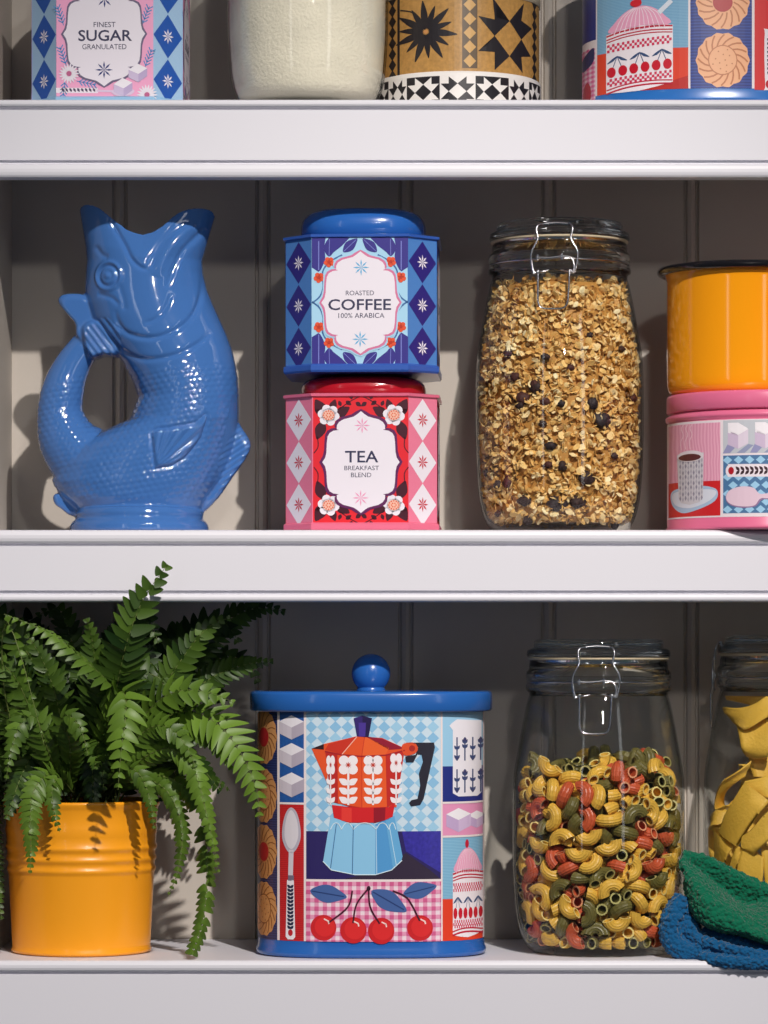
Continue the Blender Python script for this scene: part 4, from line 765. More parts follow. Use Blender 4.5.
PACK_REST = "26.8,-34.0,153.1,0.89,0.38,0.07,0.27;38.2,-26.9,31.6,0.16,0.29,-0.28,0.90;-58.2,-3.7,103.2,0.00,-0.77,-0.63,0.10;5.9,-34.0,182.0,0.00,0.55,0.54,-0.63;23.7,-34.8,82.0,0.88,0.20,-0.06,-0.42;62.2,5.9,157.1,0.77,0.37,0.38,0.34;-5.0,-39.4,46.7,0.45,0.24,-0.82,0.25;39.1,-25.0,80.4,0.88,0.34,0.22,0.25;51.6,-11.9,167.4,0.03,-0.29,0.93,0.22;54.4,8.1,198.8,0.67,0.69,0.08,-0.26;67.7,32.5,37.7,0.37,0.68,-0.34,0.53;-67.2,28.3,125.8,0.29,-0.32,0.82,-0.38;-47.3,-16.8,123.9,0.88,0.43,-0.00,-0.20;52.1,-10.8,128.6,0.75,0.59,-0.26,-0.15;67.3,31.9,124.9,0.07,0.94,-0.19,0.26;-39.3,-16.1,190.6,0.28,0.15,0.44,0.84;-3.2,-38.8,14.0,0.29,0.29,-0.64,-0.64;58.6,0.6,141.2,0.78,-0.30,-0.52,-0.18;-66.0,24.4,85.5,0.73,-0.67,0.04,-0.10;-67.0,34.5,116.0,0.31,0.45,-0.44,-0.71;-53.3,-8.1,78.0,0.40,-0.40,-0.49,0.66;15.3,-36.5,76.7,0.69,0.66,0.17,-0.25;54.2,-6.5,60.3,0.25,-0.51,0.15,-0.81;66.4,31.0,109.8,0.14,0.03,0.82,0.56;45.5,-17.8,54.4,0.68,-0.67,0.27,-0.15;66.3,32.3,150.2,0.96,0.03,0.18,-0.23;65.1,22.7,55.8,0.26,0.91,0.33,-0.01;-17.4,-29.9,176.0,0.34,-0.91,-0.25,0.02;-41.4,-21.6,163.6,0.49,-0.75,0.05,0.45;-66.1,33.3,62.5,0.25,-0.63,-0.72,0.16;-44.0,-18.7,26.8,0.11,-0.85,-0.46,-0.23;28.1,-30.9,64.3,0.05,-0.75,0.64,0.18;55.5,-3.0,34.7,0.89,0.00,-0.38,0.27;52.4,-8.1,14.0,0.35,-0.35,-0.61,0.61;33.7,-27.2,171.7,0.26,0.32,0.91,-0.04;14.7,-36.0,29.3,0.23,0.91,0.33,0.11;62.1,13.8,90.0,0.23,-0.47,0.69,0.51;-36.8,-24.8,85.6,0.41,0.21,-0.44,-0.77;-3.8,-37.6,87.4,0.01,-0.97,0.24,-0.02;-31.0,-28.6,35.6,0.72,-0.05,0.61,-0.33;-8.6,-36.9,71.6,0.72,-0.41,0.06,0.55;44.0,-7.4,177.3,0.31,0.27,0.76,0.50;-57.4,2.2,58.8,0.27,-0.45,-0.73,-0.44;43.1,-18.5,138.3,0.32,-0.28,-0.85,0.30;-62.3,17.7,130.2,0.87,-0.13,-0.31,0.37;0.1,-31.9,195.2,0.14,-0.89,-0.38,-0.21;-48.8,-10.6,148.3,0.52,-0.64,-0.39,0.41;60.8,14.9,14.0,0.68,0.68,0.20,0.20;-40.9,-19.5,111.2,0.54,0.84,0.05,-0.10;15.7,-34.2,14.0,0.50,0.50,0.50,0.50;61.8,21.6,163.4,0.76,-0.56,-0.19,0.27;58.2,8.5,123.4,0.20,0.14,-0.76,0.60;61.7,23.3,30.9,0.93,0.22,-0.02,-0.28;-62.6,32.5,76.6,0.53,-0.67,0.50,-0.14;51.6,15.3,177.6,0.03,-0.10,0.59,-0.80;59.1,12.7,109.6,0.49,0.25,-0.21,-0.81;61.6,24.1,132.7,0.20,-0.70,0.65,0.21;32.1,-25.6,47.7,0.04,0.04,-0.05,-1.00;-38.1,-11.5,179.7,0.43,-0.29,0.51,-0.69;-53.6,0.3,120.6,0.79,-0.12,-0.58,0.19;-49.4,-6.9,169.4,0.73,0.58,0.21,0.28;-1.3,-35.5,153.8,0.78,0.53,-0.24,-0.25;26.2,-28.7,93.2,0.48,-0.30,-0.16,0.81;12.3,-34.0,107.7,0.43,0.78,0.29,0.34;-49.8,14.2,176.0,0.55,-0.27,0.31,-0.73;-53.1,1.0,88.2,0.50,-0.41,-0.44,0.62;-60.3,28.8,39.2,0.04,0.42,0.84,-0.34;-59.6,34.6,55.0,0.39,0.29,0.84,-0.25;34.9,-21.2,111.8,0.86,0.09,-0.27,0.43;36.0,-20.1,14.0,0.34,-0.34,0.62,-0.62;-27.5,-26.2,149.6,0.11,0.93,0.01,0.35;-42.6,-12.6,63.3,0.31,-0.49,0.39,-0.71;-21.2,-29.2,90.3,0.21,-0.65,0.34,0.65;-43.8,-11.0,134.8,0.68,-0.25,-0.36,-0.58;-29.4,-17.1,174.2,0.24,0.34,0.73,-0.55;-17.9,-30.3,129.1,0.46,-0.81,-0.28,-0.24;-58.1,31.9,98.7,0.12,0.52,-0.84,-0.10;-57.3,25.0,17.2,0.23,-0.02,0.89,0.38;48.1,21.7,192.6,0.10,0.90,-0.21,-0.37;19.5,-29.2,125.8,0.68,-0.41,-0.61,0.05;27.5,-17.5,179.1,0.76,-0.64,0.01,0.10;55.8,19.7,97.7,0.76,-0.08,0.03,0.65;-51.4,4.5,149.8,0.34,-0.90,-0.21,-0.20;52.1,6.6,169.1,0.75,0.62,-0.21,-0.09;34.6,-9.9,195.1,0.39,0.41,0.62,-0.55;54.8,17.2,21.3,0.52,-0.37,-0.01,-0.77;-20.9,-27.8,16.8,0.54,-0.70,0.46,-0.03;-32.9,-20.1,69.2,0.23,0.67,0.35,0.61;49.5,1.8,68.8,0.08,0.43,-0.14,-0.89;5.8,-31.9,141.1,0.15,-0.03,-0.54,0.83;-38.7,-14.0,49.6,0.40,-0.04,0.62,0.67;40.3,-11.7,86.9,0.46,-0.79,-0.31,-0.27;-44.9,-4.9,159.9,0.54,0.84,-0.01,-0.00;-51.7,11.2,14.0,0.28,0.28,0.65,0.65;-54.5,33.0,25.0,0.07,-0.20,-0.27,0.94;-44.6,-4.4,69.0,0.94,0.18,-0.04,0.28;-51.7,12.1,27.8,0.21,0.04,-0.56,0.80;40.5,-10.2,158.5,0.17,-0.57,0.81,-0.01;-51.8,14.1,159.2,0.08,0.54,0.41,-0.73;-53.8,32.6,140.5,0.70,0.38,-0.46,-0.39;40.0,-10.5,43.6,0.18,0.88,0.36,0.25;51.7,14.1,44.1,0.27,-0.59,0.76,-0.06;52.8,20.1,137.2,0.77,0.46,-0.44,-0.05;-52.0,16.8,118.5,0.70,-0.34,-0.39,0.49;-12.0,-29.3,51.3,0.27,-0.04,-0.96,0.11;-42.4,-6.5,110.9,0.36,0.71,0.13,0.59;52.6,34.4,43.7,0.00,-0.77,0.17,-0.62;52.7,31.8,171.7,0.40,-0.54,-0.19,-0.72;46.0,1.4,87.7,0.35,0.06,0.93,0.08;-14.1,-27.8,31.6,0.77,-0.52,-0.36,-0.07;12.7,-28.1,97.9,0.66,-0.35,-0.54,0.38;-51.1,20.5,76.5,0.14,0.81,0.49,0.29;51.1,22.3,75.5,0.45,-0.48,-0.13,-0.74;41.5,31.6,173.9,0.45,0.53,-0.22,-0.69;-5.3,-29.1,21.6,0.45,-0.33,0.04,0.83;-35.4,-12.6,14.0,0.15,-0.15,-0.69,0.69;-7.5,-28.6,163.5,0.78,0.46,-0.33,-0.25;-49.7,20.0,57.7,0.69,0.02,-0.60,0.41;15.5,-26.0,66.4,0.76,-0.11,-0.32,0.56;-19.5,-24.3,109.1,0.71,0.24,-0.60,-0.28;-47.8,14.1,130.2,0.88,-0.25,0.35,0.21;-45.7,6.7,41.2,0.32,0.21,-0.71,-0.59;-48.7,22.7,99.0,0.03,-0.48,0.82,0.31;46.3,11.5,56.9,0.03,-0.98,0.20,-0.05;-37.9,32.0,180.4,0.59,0.66,-0.32,0.35;48.0,27.5,147.8,0.00,-0.97,0.15,-0.17;9.8,-26.5,57.6,0.29,0.22,-0.54,-0.76;-47.9,27.7,37.4,0.70,-0.39,0.43,-0.42;-31.3,-13.8,132.7,0.39,0.56,-0.47,-0.55;31.0,-13.4,124.3,0.81,0.36,0.13,0.44;46.7,27.1,17.1,0.52,0.02,-0.03,-0.85;45.7,18.4,71.4,0.28,-0.25,-0.81,0.44;-40.6,1.2,43.4,0.72,0.12,0.63,-0.26;-41.5,3.2,104.4,0.86,-0.21,-0.39,0.25;46.1,24.8,121.8,0.24,0.04,-0.83,-0.50;34.5,-8.4,69.5,0.61,0.56,0.11,0.56;-27.6,-6.6,192.0,0.20,0.33,0.85,0.36;38.9,-0.8,32.6,0.26,-0.39,-0.34,-0.82;34.7,9.4,190.8,0.42,-0.22,0.86,-0.20;15.8,-22.8,165.8,0.54,-0.14,-0.23,0.80;39.4,0.6,138.3,0.43,0.82,0.03,0.37;42.9,9.7,123.6,0.35,0.74,0.42,-0.38;31.3,-11.5,26.7,0.24,0.06,0.72,0.65;39.7,1.4,113.5,0.54,0.81,-0.21,-0.12;-43.1,11.2,82.4,0.18,-0.67,0.71,0.08;-42.8,10.4,66.8,0.00,-0.31,0.80,0.52;44.4,31.7,63.3,0.25,0.42,-0.26,-0.83;43.2,15.2,106.7,0.57,-0.48,-0.52,0.41;-27.4,-13.6,92.7,0.78,0.38,0.49,0.08;28.5,-12.3,153.2,0.19,0.81,0.55,-0.04;40.8,9.3,155.0,0.88,0.45,-0.09,-0.10;-28.9,-11.7,38.4,0.19,-0.63,0.55,0.52;-33.2,14.6,172.4,0.56,-0.45,-0.38,0.58;-42.2,21.0,111.4,0.29,-0.07,0.72,-0.62;23.9,-7.2,172.4,0.46,-0.07,-0.84,0.27;28.5,-11.7,97.8,0.62,0.37,-0.69,0.02;42.0,28.1,40.4,0.22,0.40,-0.03,0.89;-27.1,-12.7,145.3,0.01,0.16,-0.92,0.35;-31.9,11.5,184.4,0.73,0.62,0.29,-0.00;41.5,27.2,89.3,0.13,-0.90,0.27,-0.30;-36.6,3.3,143.3,0.22,0.86,-0.04,0.45;-39.6,31.8,162.7,0.82,0.46,0.25,0.25;38.8,12.6,35.8,0.16,-0.30,0.04,-0.94;39.6,22.1,154.3,0.90,-0.16,0.35,-0.21;-38.8,30.1,128.5,0.53,0.83,0.17,-0.11;-33.2,-1.5,84.5,0.46,-0.26,-0.42,-0.73;-39.0,21.1,155.9,0.10,-0.52,-0.63,0.58;29.8,17.7,181.8,0.70,-0.24,-0.58,0.33;-38.5,15.2,96.3,0.85,-0.09,-0.12,0.51;-35.0,2.9,21.3,0.48,0.32,-0.76,-0.30;34.8,3.4,99.5,0.00,-0.39,-0.89,-0.24;37.2,17.1,92.7,0.30,-0.36,-0.88,0.11;-37.3,21.6,140.4,0.49,0.65,0.53,0.22;32.4,0.5,57.7,0.20,-0.37,0.15,-0.89;-36.1,30.2,28.8,0.61,-0.17,0.30,-0.71;35.8,14.4,23.5,0.63,0.54,-0.15,-0.54;-4.1,-14.9,188.9,0.31,-0.53,0.69,-0.40;-25.2,24.5,187.3,0.88,0.12,0.38,0.25;26.1,10.9,198.9,0.47,-0.34,-0.44,0.69;-17.8,-7.2,179.0,0.35,-0.14,0.63,0.68;-34.8,26.1,75.8,0.18,0.51,0.50,-0.67;3.7,-19.5,158.8,0.30,-0.46,-0.81,0.19;-31.5,5.4,52.2,0.26,-0.78,0.51,-0.23;31.9,7.2,14.0,0.58,0.58,-0.40,-0.40;-33.5,21.7,14.0,0.05,-0.05,0.71,-0.71;-10.5,-17.4,170.1,0.12,0.03,0.40,0.91;-30.7,7.4,120.6,0.62,0.39,-0.60,-0.33;32.2,17.2,70.9,0.39,0.69,-0.60,0.05;31.8,14.2,133.9,0.84,0.13,-0.36,0.39;-31.5,19.1,41.8,0.13,-0.42,-0.86,-0.24;-31.1,16.5,61.5,0.68,-0.51,0.28,-0.45;29.2,28.1,136.7,0.18,0.82,0.32,-0.45;27.4,32.6,14.0,0.70,-0.70,0.09,-0.09;-23.0,-4.3,154.8,0.64,-0.61,-0.27,0.38;8.5,30.6,191.0,0.20,0.50,-0.47,-0.70;-28.0,19.0,147.0,0.56,0.03,-0.42,0.71;-22.6,33.7,99.5,0.63,0.27,0.12,-0.72;-27.2,17.4,130.4,0.18,0.35,-0.84,-0.38;-7.9,28.9,173.2,0.73,0.46,-0.03,-0.50;-22.0,33.7,77.4,0.66,-0.62,-0.42,-0.05;26.6,20.2,33.5,0.06,0.39,-0.61,-0.69;16.1,18.4,179.6,0.21,-0.72,-0.60,0.27;-26.5,15.3,93.8,0.07,-0.82,-0.13,-0.56;25.2,19.7,111.3,0.20,-0.31,0.65,-0.67;24.7,19.6,160.2,0.59,0.67,-0.40,0.19;-17.4,35.0,25.9,0.91,-0.36,0.01,0.23;22.4,24.8,79.8,0.97,0.06,-0.20,-0.12;18.5,32.0,99.9,0.54,-0.18,-0.82,0.05;20.9,27.9,60.0,0.09,0.71,-0.56,-0.42;22.7,5.4,167.5,0.96,0.14,-0.02,-0.23;21.1,26.3,124.4,0.33,-0.23,-0.90,0.15;5.4,-7.1,173.6,0.63,0.18,-0.60,-0.45;-13.7,34.5,126.7,0.16,0.96,0.13,-0.18;-14.8,32.9,65.0,0.84,-0.46,-0.24,0.11;-12.2,34.8,103.4,0.06,-0.68,0.07,-0.72;18.1,28.1,167.5,0.30,-0.07,0.79,-0.53;20.2,21.3,21.2,0.30,0.88,0.35,0.08;12.5,32.5,29.7,0.24,0.50,-0.62,0.56;17.0,27.2,42.2,0.35,-0.21,0.09,-0.91;-10.9,8.4,182.5,0.45,-0.15,-0.23,0.85;10.8,5.1,193.9,0.49,0.52,0.47,0.52;-4.4,17.1,196.2,0.49,0.43,0.54,-0.53;-16.0,24.2,166.0,0.52,-0.13,-0.44,0.72;4.1,31.8,94.9,0.44,-0.38,-0.81,0.04;-16.2,21.1,154.7,0.60,-0.43,-0.53,0.41;-0.2,31.2,118.1,0.15,-0.90,-0.40,-0.00;0.4,31.0,139.2,0.48,0.83,-0.03,0.30;16.9,4.4,155.6,0.39,-0.78,0.27,-0.40;4.3,28.2,66.0,0.07,-0.54,0.50,-0.67;4.7,9.1,181.1,0.50,-0.21,-0.02,0.84;-15.7,7.3,167.8,0.17,0.20,0.56,-0.79;-9.5,-2.0,161.7,0.72,0.51,0.31,0.34;-0.9,-4.5,152.4,0.00,-0.25,0.83,0.50;0.6,12.7,157.9,0.59,-0.57,-0.38,-0.43;-68.8,37.3,95.9,0.09,0.85,0.49,-0.19;58.2,41.3,188.9,0.53,0.18,-0.64,0.53;67.7,39.0,76.1,0.79,0.18,0.38,-0.45;66.2,41.8,99.0,0.30,-0.46,-0.81,-0.18;66.2,36.3,172.0,0.42,0.46,0.77,0.14;65.5,42.8,135.6,0.35,0.43,0.81,-0.19;48.7,54.1,175.8,0.69,0.64,-0.30,-0.15;61.9,39.7,61.9,0.11,-0.74,-0.62,-0.21;-60.3,50.1,129.6,0.47,0.35,-0.78,0.22;60.0,46.8,44.9,0.78,0.15,0.46,-0.39;59.0,51.5,114.6,0.83,-0.17,-0.35,-0.39;-60.4,36.3,151.2,0.56,-0.56,0.26,-0.54;-49.3,39.9,182.8,0.46,0.20,0.67,0.55;44.3,54.8,187.0,0.54,-0.65,0.31,-0.44;-58.0,39.9,165.1,0.23,0.11,0.66,-0.71;57.9,39.9,16.9,0.87,-0.14,0.07,-0.46;-54.8,53.0,46.1,0.40,-0.38,0.82,0.15;54.6,52.1,154.1,0.26,0.16,0.83,0.47;-53.7,54.9,96.3,0.69,0.42,-0.41,0.44;-56.5,36.0,109.0,0.78,0.60,-0.16,-0.01;-53.6,49.7,28.5,0.04,0.91,0.41,0.10;50.9,58.2,63.6,0.33,0.31,0.88,-0.14;-51.8,54.2,114.1,0.54,0.74,0.20,0.34;48.8,61.3,126.3,0.33,0.30,0.89,-0.10;-48.0,61.9,82.8,0.52,-0.29,0.78,0.18;-53.7,43.8,52.8,0.89,0.20,0.36,-0.20;-49.6,56.6,149.9,0.52,-0.65,-0.56,0.01;35.9,57.2,194.2,0.49,-0.08,0.54,-0.68;-50.0,54.7,66.6,0.65,0.67,0.30,0.21;-46.3,63.0,136.5,0.25,-0.31,0.91,0.09;-47.0,61.1,170.9,0.02,-0.93,-0.32,0.18;53.0,38.9,84.9,0.53,-0.08,0.77,-0.35;49.7,53.2,91.5,0.28,-0.12,-0.38,-0.87;49.8,52.9,164.3,0.59,0.44,0.49,0.47;49.6,52.1,42.4,0.19,-0.74,0.60,-0.23;-29.7,62.1,186.7,0.33,0.42,-0.81,-0.24;-50.8,47.2,157.8,0.27,0.25,0.63,0.68;52.0,41.3,139.1,0.36,-0.16,0.71,-0.58;41.6,66.2,83.4,0.28,-0.00,0.04,0.96;46.4,56.3,27.7,0.17,-0.36,-0.92,0.02;-49.1,46.7,78.0,0.76,0.64,0.15,0.03;22.9,64.5,190.3,0.44,-0.59,0.01,-0.68;-49.4,42.9,14.0,0.50,0.50,-0.50,-0.50;-40.0,65.3,50.8,0.80,0.12,-0.54,0.24;46.8,50.5,112.6,0.45,-0.34,-0.06,0.82;38.2,38.9,186.4,0.82,0.34,-0.35,-0.31;38.0,65.2,105.1,0.67,-0.23,0.67,0.23;40.0,62.1,68.6,0.82,-0.20,0.08,-0.53;-33.0,70.9,126.6,0.94,0.05,-0.26,0.20;43.8,53.5,136.7,0.52,-0.30,-0.75,0.28;-2.5,68.5,190.8,0.95,0.00,-0.19,-0.26;-33.1,68.9,111.3,0.22,-0.20,0.86,0.41;44.2,50.4,79.0,0.27,0.24,0.07,0.93;-39.1,59.3,93.6,0.60,0.03,0.34,-0.72;2.1,66.6,175.1,0.74,-0.63,-0.09,0.22;46.9,36.5,98.9,0.52,0.82,-0.02,0.22;25.4,55.0,178.2,0.47,0.17,-0.57,-0.65;-22.8,75.0,93.8,0.54,0.12,-0.83,0.08;22.9,74.8,119.8,0.11,-0.15,-0.98,-0.05;21.3,75.3,88.6,0.13,0.13,0.98,0.01;35.7,61.8,129.2,0.25,0.65,-0.35,-0.62;-32.1,66.1,81.7,0.69,-0.38,-0.17,0.59;37.3,58.7,53.9,0.72,0.45,-0.24,-0.47;-32.9,63.4,21.3,0.20,-0.28,-0.22,-0.92;-31.0,65.4,158.0,0.72,0.14,0.54,0.41;-18.2,75.0,61.6,0.92,-0.09,0.36,0.11;-11.8,77.4,111.9,0.00,-0.97,-0.06,0.25;29.2,66.9,151.0,0.87,-0.41,-0.01,0.29;-7.0,77.9,81.3,0.48,-0.06,0.87,0.02;-0.5,78.4,140.1,0.01,-0.89,-0.01,-0.46;23.8,70.4,103.6,0.75,-0.45,0.11,-0.47;-41.4,46.8,132.1,0.93,0.01,-0.30,-0.21;42.5,43.4,60.6,0.25,0.95,0.07,-0.17;-8.4,76.9,165.5,0.06,-0.09,-0.00,-0.99;22.9,70.5,140.2,0.77,-0.41,0.18,-0.45;3.0,77.4,66.0,0.93,-0.05,-0.35,-0.02;-29.4,43.3,178.1,0.35,0.55,-0.25,-0.72;10.8,75.7,48.2,0.06,0.81,-0.03,0.59;-43.8,35.3,58.3,0.55,-0.44,0.71,-0.00;-40.3,47.5,31.0,0.31,-0.14,-0.17,-0.92;-16.4,56.2,185.0,0.65,0.20,0.71,0.17;27.2,65.9,165.7,0.32,-0.02,-0.77,0.55;-21.2,70.3,144.4,0.35,0.42,-0.71,-0.44;-28.2,64.7,72.1,0.04,0.13,0.76,-0.64;-42.2,40.1,121.4,0.55,0.79,0.25,0.01;-35.4,55.2,55.1,0.32,-0.27,0.14,-0.90;-42.7,36.5,87.1,0.41,0.20,-0.37,0.81;37.4,50.2,146.8,0.40,0.80,-0.30,-0.33;-6.9,74.3,34.7,0.09,0.80,-0.04,-0.60;39.2,46.0,32.5,0.60,-0.25,0.67,0.36;14.3,71.9,151.8,0.12,-0.49,0.74,0.44;31.6,58.7,44.2,0.56,0.57,0.51,0.31;-8.0,57.1,198.6,0.91,0.30,-0.08,-0.27;41.2,36.5,118.6,0.80,-0.26,-0.54,0.03;23.1,65.6,54.4,0.11,-0.80,-0.59,-0.03;38.1,45.1,157.6,0.35,0.74,-0.38,-0.44;18.3,67.9,16.9,0.12,0.11,0.98,-0.11;35.6,49.3,108.2,0.23,-0.33,-0.90,-0.15;-26.8,61.1,31.3,0.73,0.49,0.13,-0.45;4.1,72.0,104.3,0.23,-0.85,-0.48,0.06;-1.6,72.2,126.5,0.76,0.55,-0.34,-0.03;-32.7,53.6,150.8,0.70,-0.64,-0.09,-0.31;23.4,63.4,87.4,0.90,0.09,0.39,-0.19;30.1,56.8,20.9,0.90,0.11,0.33,0.25;8.4,70.7,115.2,0.45,-0.03,-0.64,0.62;-36.0,47.4,100.0,0.38,0.90,0.19,-0.06;18.8,66.3,76.1,0.49,-0.00,-0.61,-0.63;-11.5,69.3,17.1,0.21,0.02,-0.97,0.09;-14.2,67.6,42.5,0.95,0.15,-0.05,-0.25;-36.2,44.6,43.8,0.72,-0.35,-0.26,0.54;-31.4,53.1,171.4,0.02,0.22,0.44,0.87;34.7,46.7,14.0,0.13,0.13,0.70,0.69;-15.2,66.2,58.0,0.97,0.22,-0.06,-0.01;-29.8,54.0,14.0,0.70,0.70,-0.08,-0.08;-27.0,57.1,108.1,0.17,-0.01,-0.67,-0.72;16.9,64.7,37.9,0.87,-0.10,0.06,0.49;-37.6,38.1,17.0,0.25,-0.82,0.51,-0.07;17.2,64.4,125.7,0.15,-0.27,0.94,-0.11;-29.5,53.7,136.8,0.87,-0.36,-0.08,-0.33;-0.8,68.7,87.1,0.12,-0.16,0.11,-0.97;-7.5,67.8,153.7,0.04,0.16,0.75,0.64;21.8,60.9,66.0,0.18,-0.24,-0.46,0.84;11.4,49.8,197.9,0.52,0.38,-0.49,0.58;4.8,51.5,183.0,0.52,0.15,-0.57,-0.62;-17.3,63.0,133.5,0.70,-0.55,-0.43,0.14;27.1,55.0,34.4,0.58,-0.42,-0.35,0.61;-35.5,40.1,145.7,0.89,-0.44,0.09,0.01;-20.2,59.8,87.7,0.13,-0.92,0.26,0.25;-21.3,59.0,120.1,0.15,-0.21,0.86,-0.44;-11.5,64.3,97.3,0.54,0.66,-0.41,-0.33;5.3,65.2,29.5,0.45,0.14,0.08,-0.88;31.7,43.7,168.2,0.75,-0.31,0.40,-0.42;-4.5,63.2,68.5,0.29,-0.07,-0.40,-0.87;-27.0,49.0,68.6,0.26,-0.26,0.28,-0.88;-6.3,62.0,114.1,0.47,-0.04,0.41,0.78;17.3,56.9,133.6,0.49,0.07,-0.50,0.71;-27.8,46.3,85.9,0.00,-0.98,-0.14,-0.14;0.2,61.5,52.0,0.20,0.52,-0.81,0.18;-1.4,61.4,162.5,0.34,0.27,-0.41,-0.80;32.5,36.8,28.1,0.94,0.28,-0.13,-0.13;-32.6,36.3,99.4,0.54,0.24,-0.70,0.39;27.4,45.5,90.7,0.36,0.85,0.37,0.02;-1.2,60.3,135.2,0.49,0.03,0.69,-0.53;-14.3,55.6,154.1,0.51,0.68,0.38,-0.36;15.7,54.8,101.1,0.21,-0.94,0.19,0.17;28.5,40.7,133.8,0.64,0.24,-0.72,-0.08;8.6,57.2,63.4,0.47,0.46,-0.58,0.48;-12.5,38.4,186.5,0.66,-0.72,0.15,-0.16;29.7,37.8,77.7,0.57,0.81,0.16,0.04;-11.5,55.8,38.4,0.87,0.40,-0.20,-0.22;-16.1,52.6,55.3,0.52,-0.66,-0.03,-0.54;-13.1,54.3,26.3,0.47,-0.10,0.22,-0.85;-24.9,44.2,40.4,0.73,-0.12,0.63,0.23;-28.4,38.7,57.7,0.59,0.20,-0.09,-0.78;13.3,53.8,27.6,0.19,-0.71,-0.57,0.37;29.3,35.3,51.3,0.73,-0.23,-0.21,-0.60;27.3,38.7,110.8,0.48,-0.47,-0.49,-0.56;8.9,36.4,176.1,0.23,-0.37,0.75,-0.50;-10.1,35.5,197.1,0.68,-0.58,-0.35,0.29;8.2,52.6,148.9,0.31,0.01,0.92,-0.24;11.6,50.9,14.0,0.52,-0.52,0.47,-0.47;19.2,45.7,59.7,0.98,0.13,-0.05,0.12;3.3,53.2,81.0,0.14,-0.39,-0.75,0.52;14.4,48.8,111.7,0.21,-0.25,0.76,-0.56;6.0,51.5,93.9,0.63,0.41,-0.62,-0.21;-4.2,51.5,14.0,0.60,-0.60,0.37,-0.37;-15.9,46.3,129.0,0.34,-0.08,0.92,-0.18;17.4,44.7,73.0,0.15,0.25,-0.56,-0.78;5.1,50.5,169.8,0.49,-0.82,-0.09,0.29;-18.2,43.6,114.3,0.12,0.12,-0.86,-0.48;21.1,40.4,145.8,0.56,-0.09,0.09,-0.82;-19.9,41.4,16.2,0.57,0.79,0.23,-0.07;11.9,46.0,46.2,0.46,-0.83,0.26,-0.16;18.7,40.5,158.9,0.38,-0.11,0.44,-0.81;10.2,46.4,123.3,0.08,0.19,0.80,0.56;-17.3,39.1,150.6,0.18,-0.44,-0.14,-0.87;-6.4,45.4,95.5,0.65,-0.23,-0.72,-0.11;-15.9,38.8,43.1,0.39,-0.25,0.83,-0.31;-5.2,43.9,73.2,0.91,0.32,0.21,-0.13;4.9,41.3,136.8,0.21,0.97,0.02,-0.09;-10.2,38.5,55.1,0.19,-0.13,0.72,-0.66;-1.6,39.4,164.3,0.71,0.70,-0.07,0.02;0.6,39.0,25.3,0.57,-0.54,0.41,-0.46;2.9,37.6,43.9,0.75,0.23,-0.57,-0.24;5.2,35.1,83.3,0.11,0.94,0.19,0.26;-0.1,35.8,153.4,0.42,0.59,-0.54,-0.43"

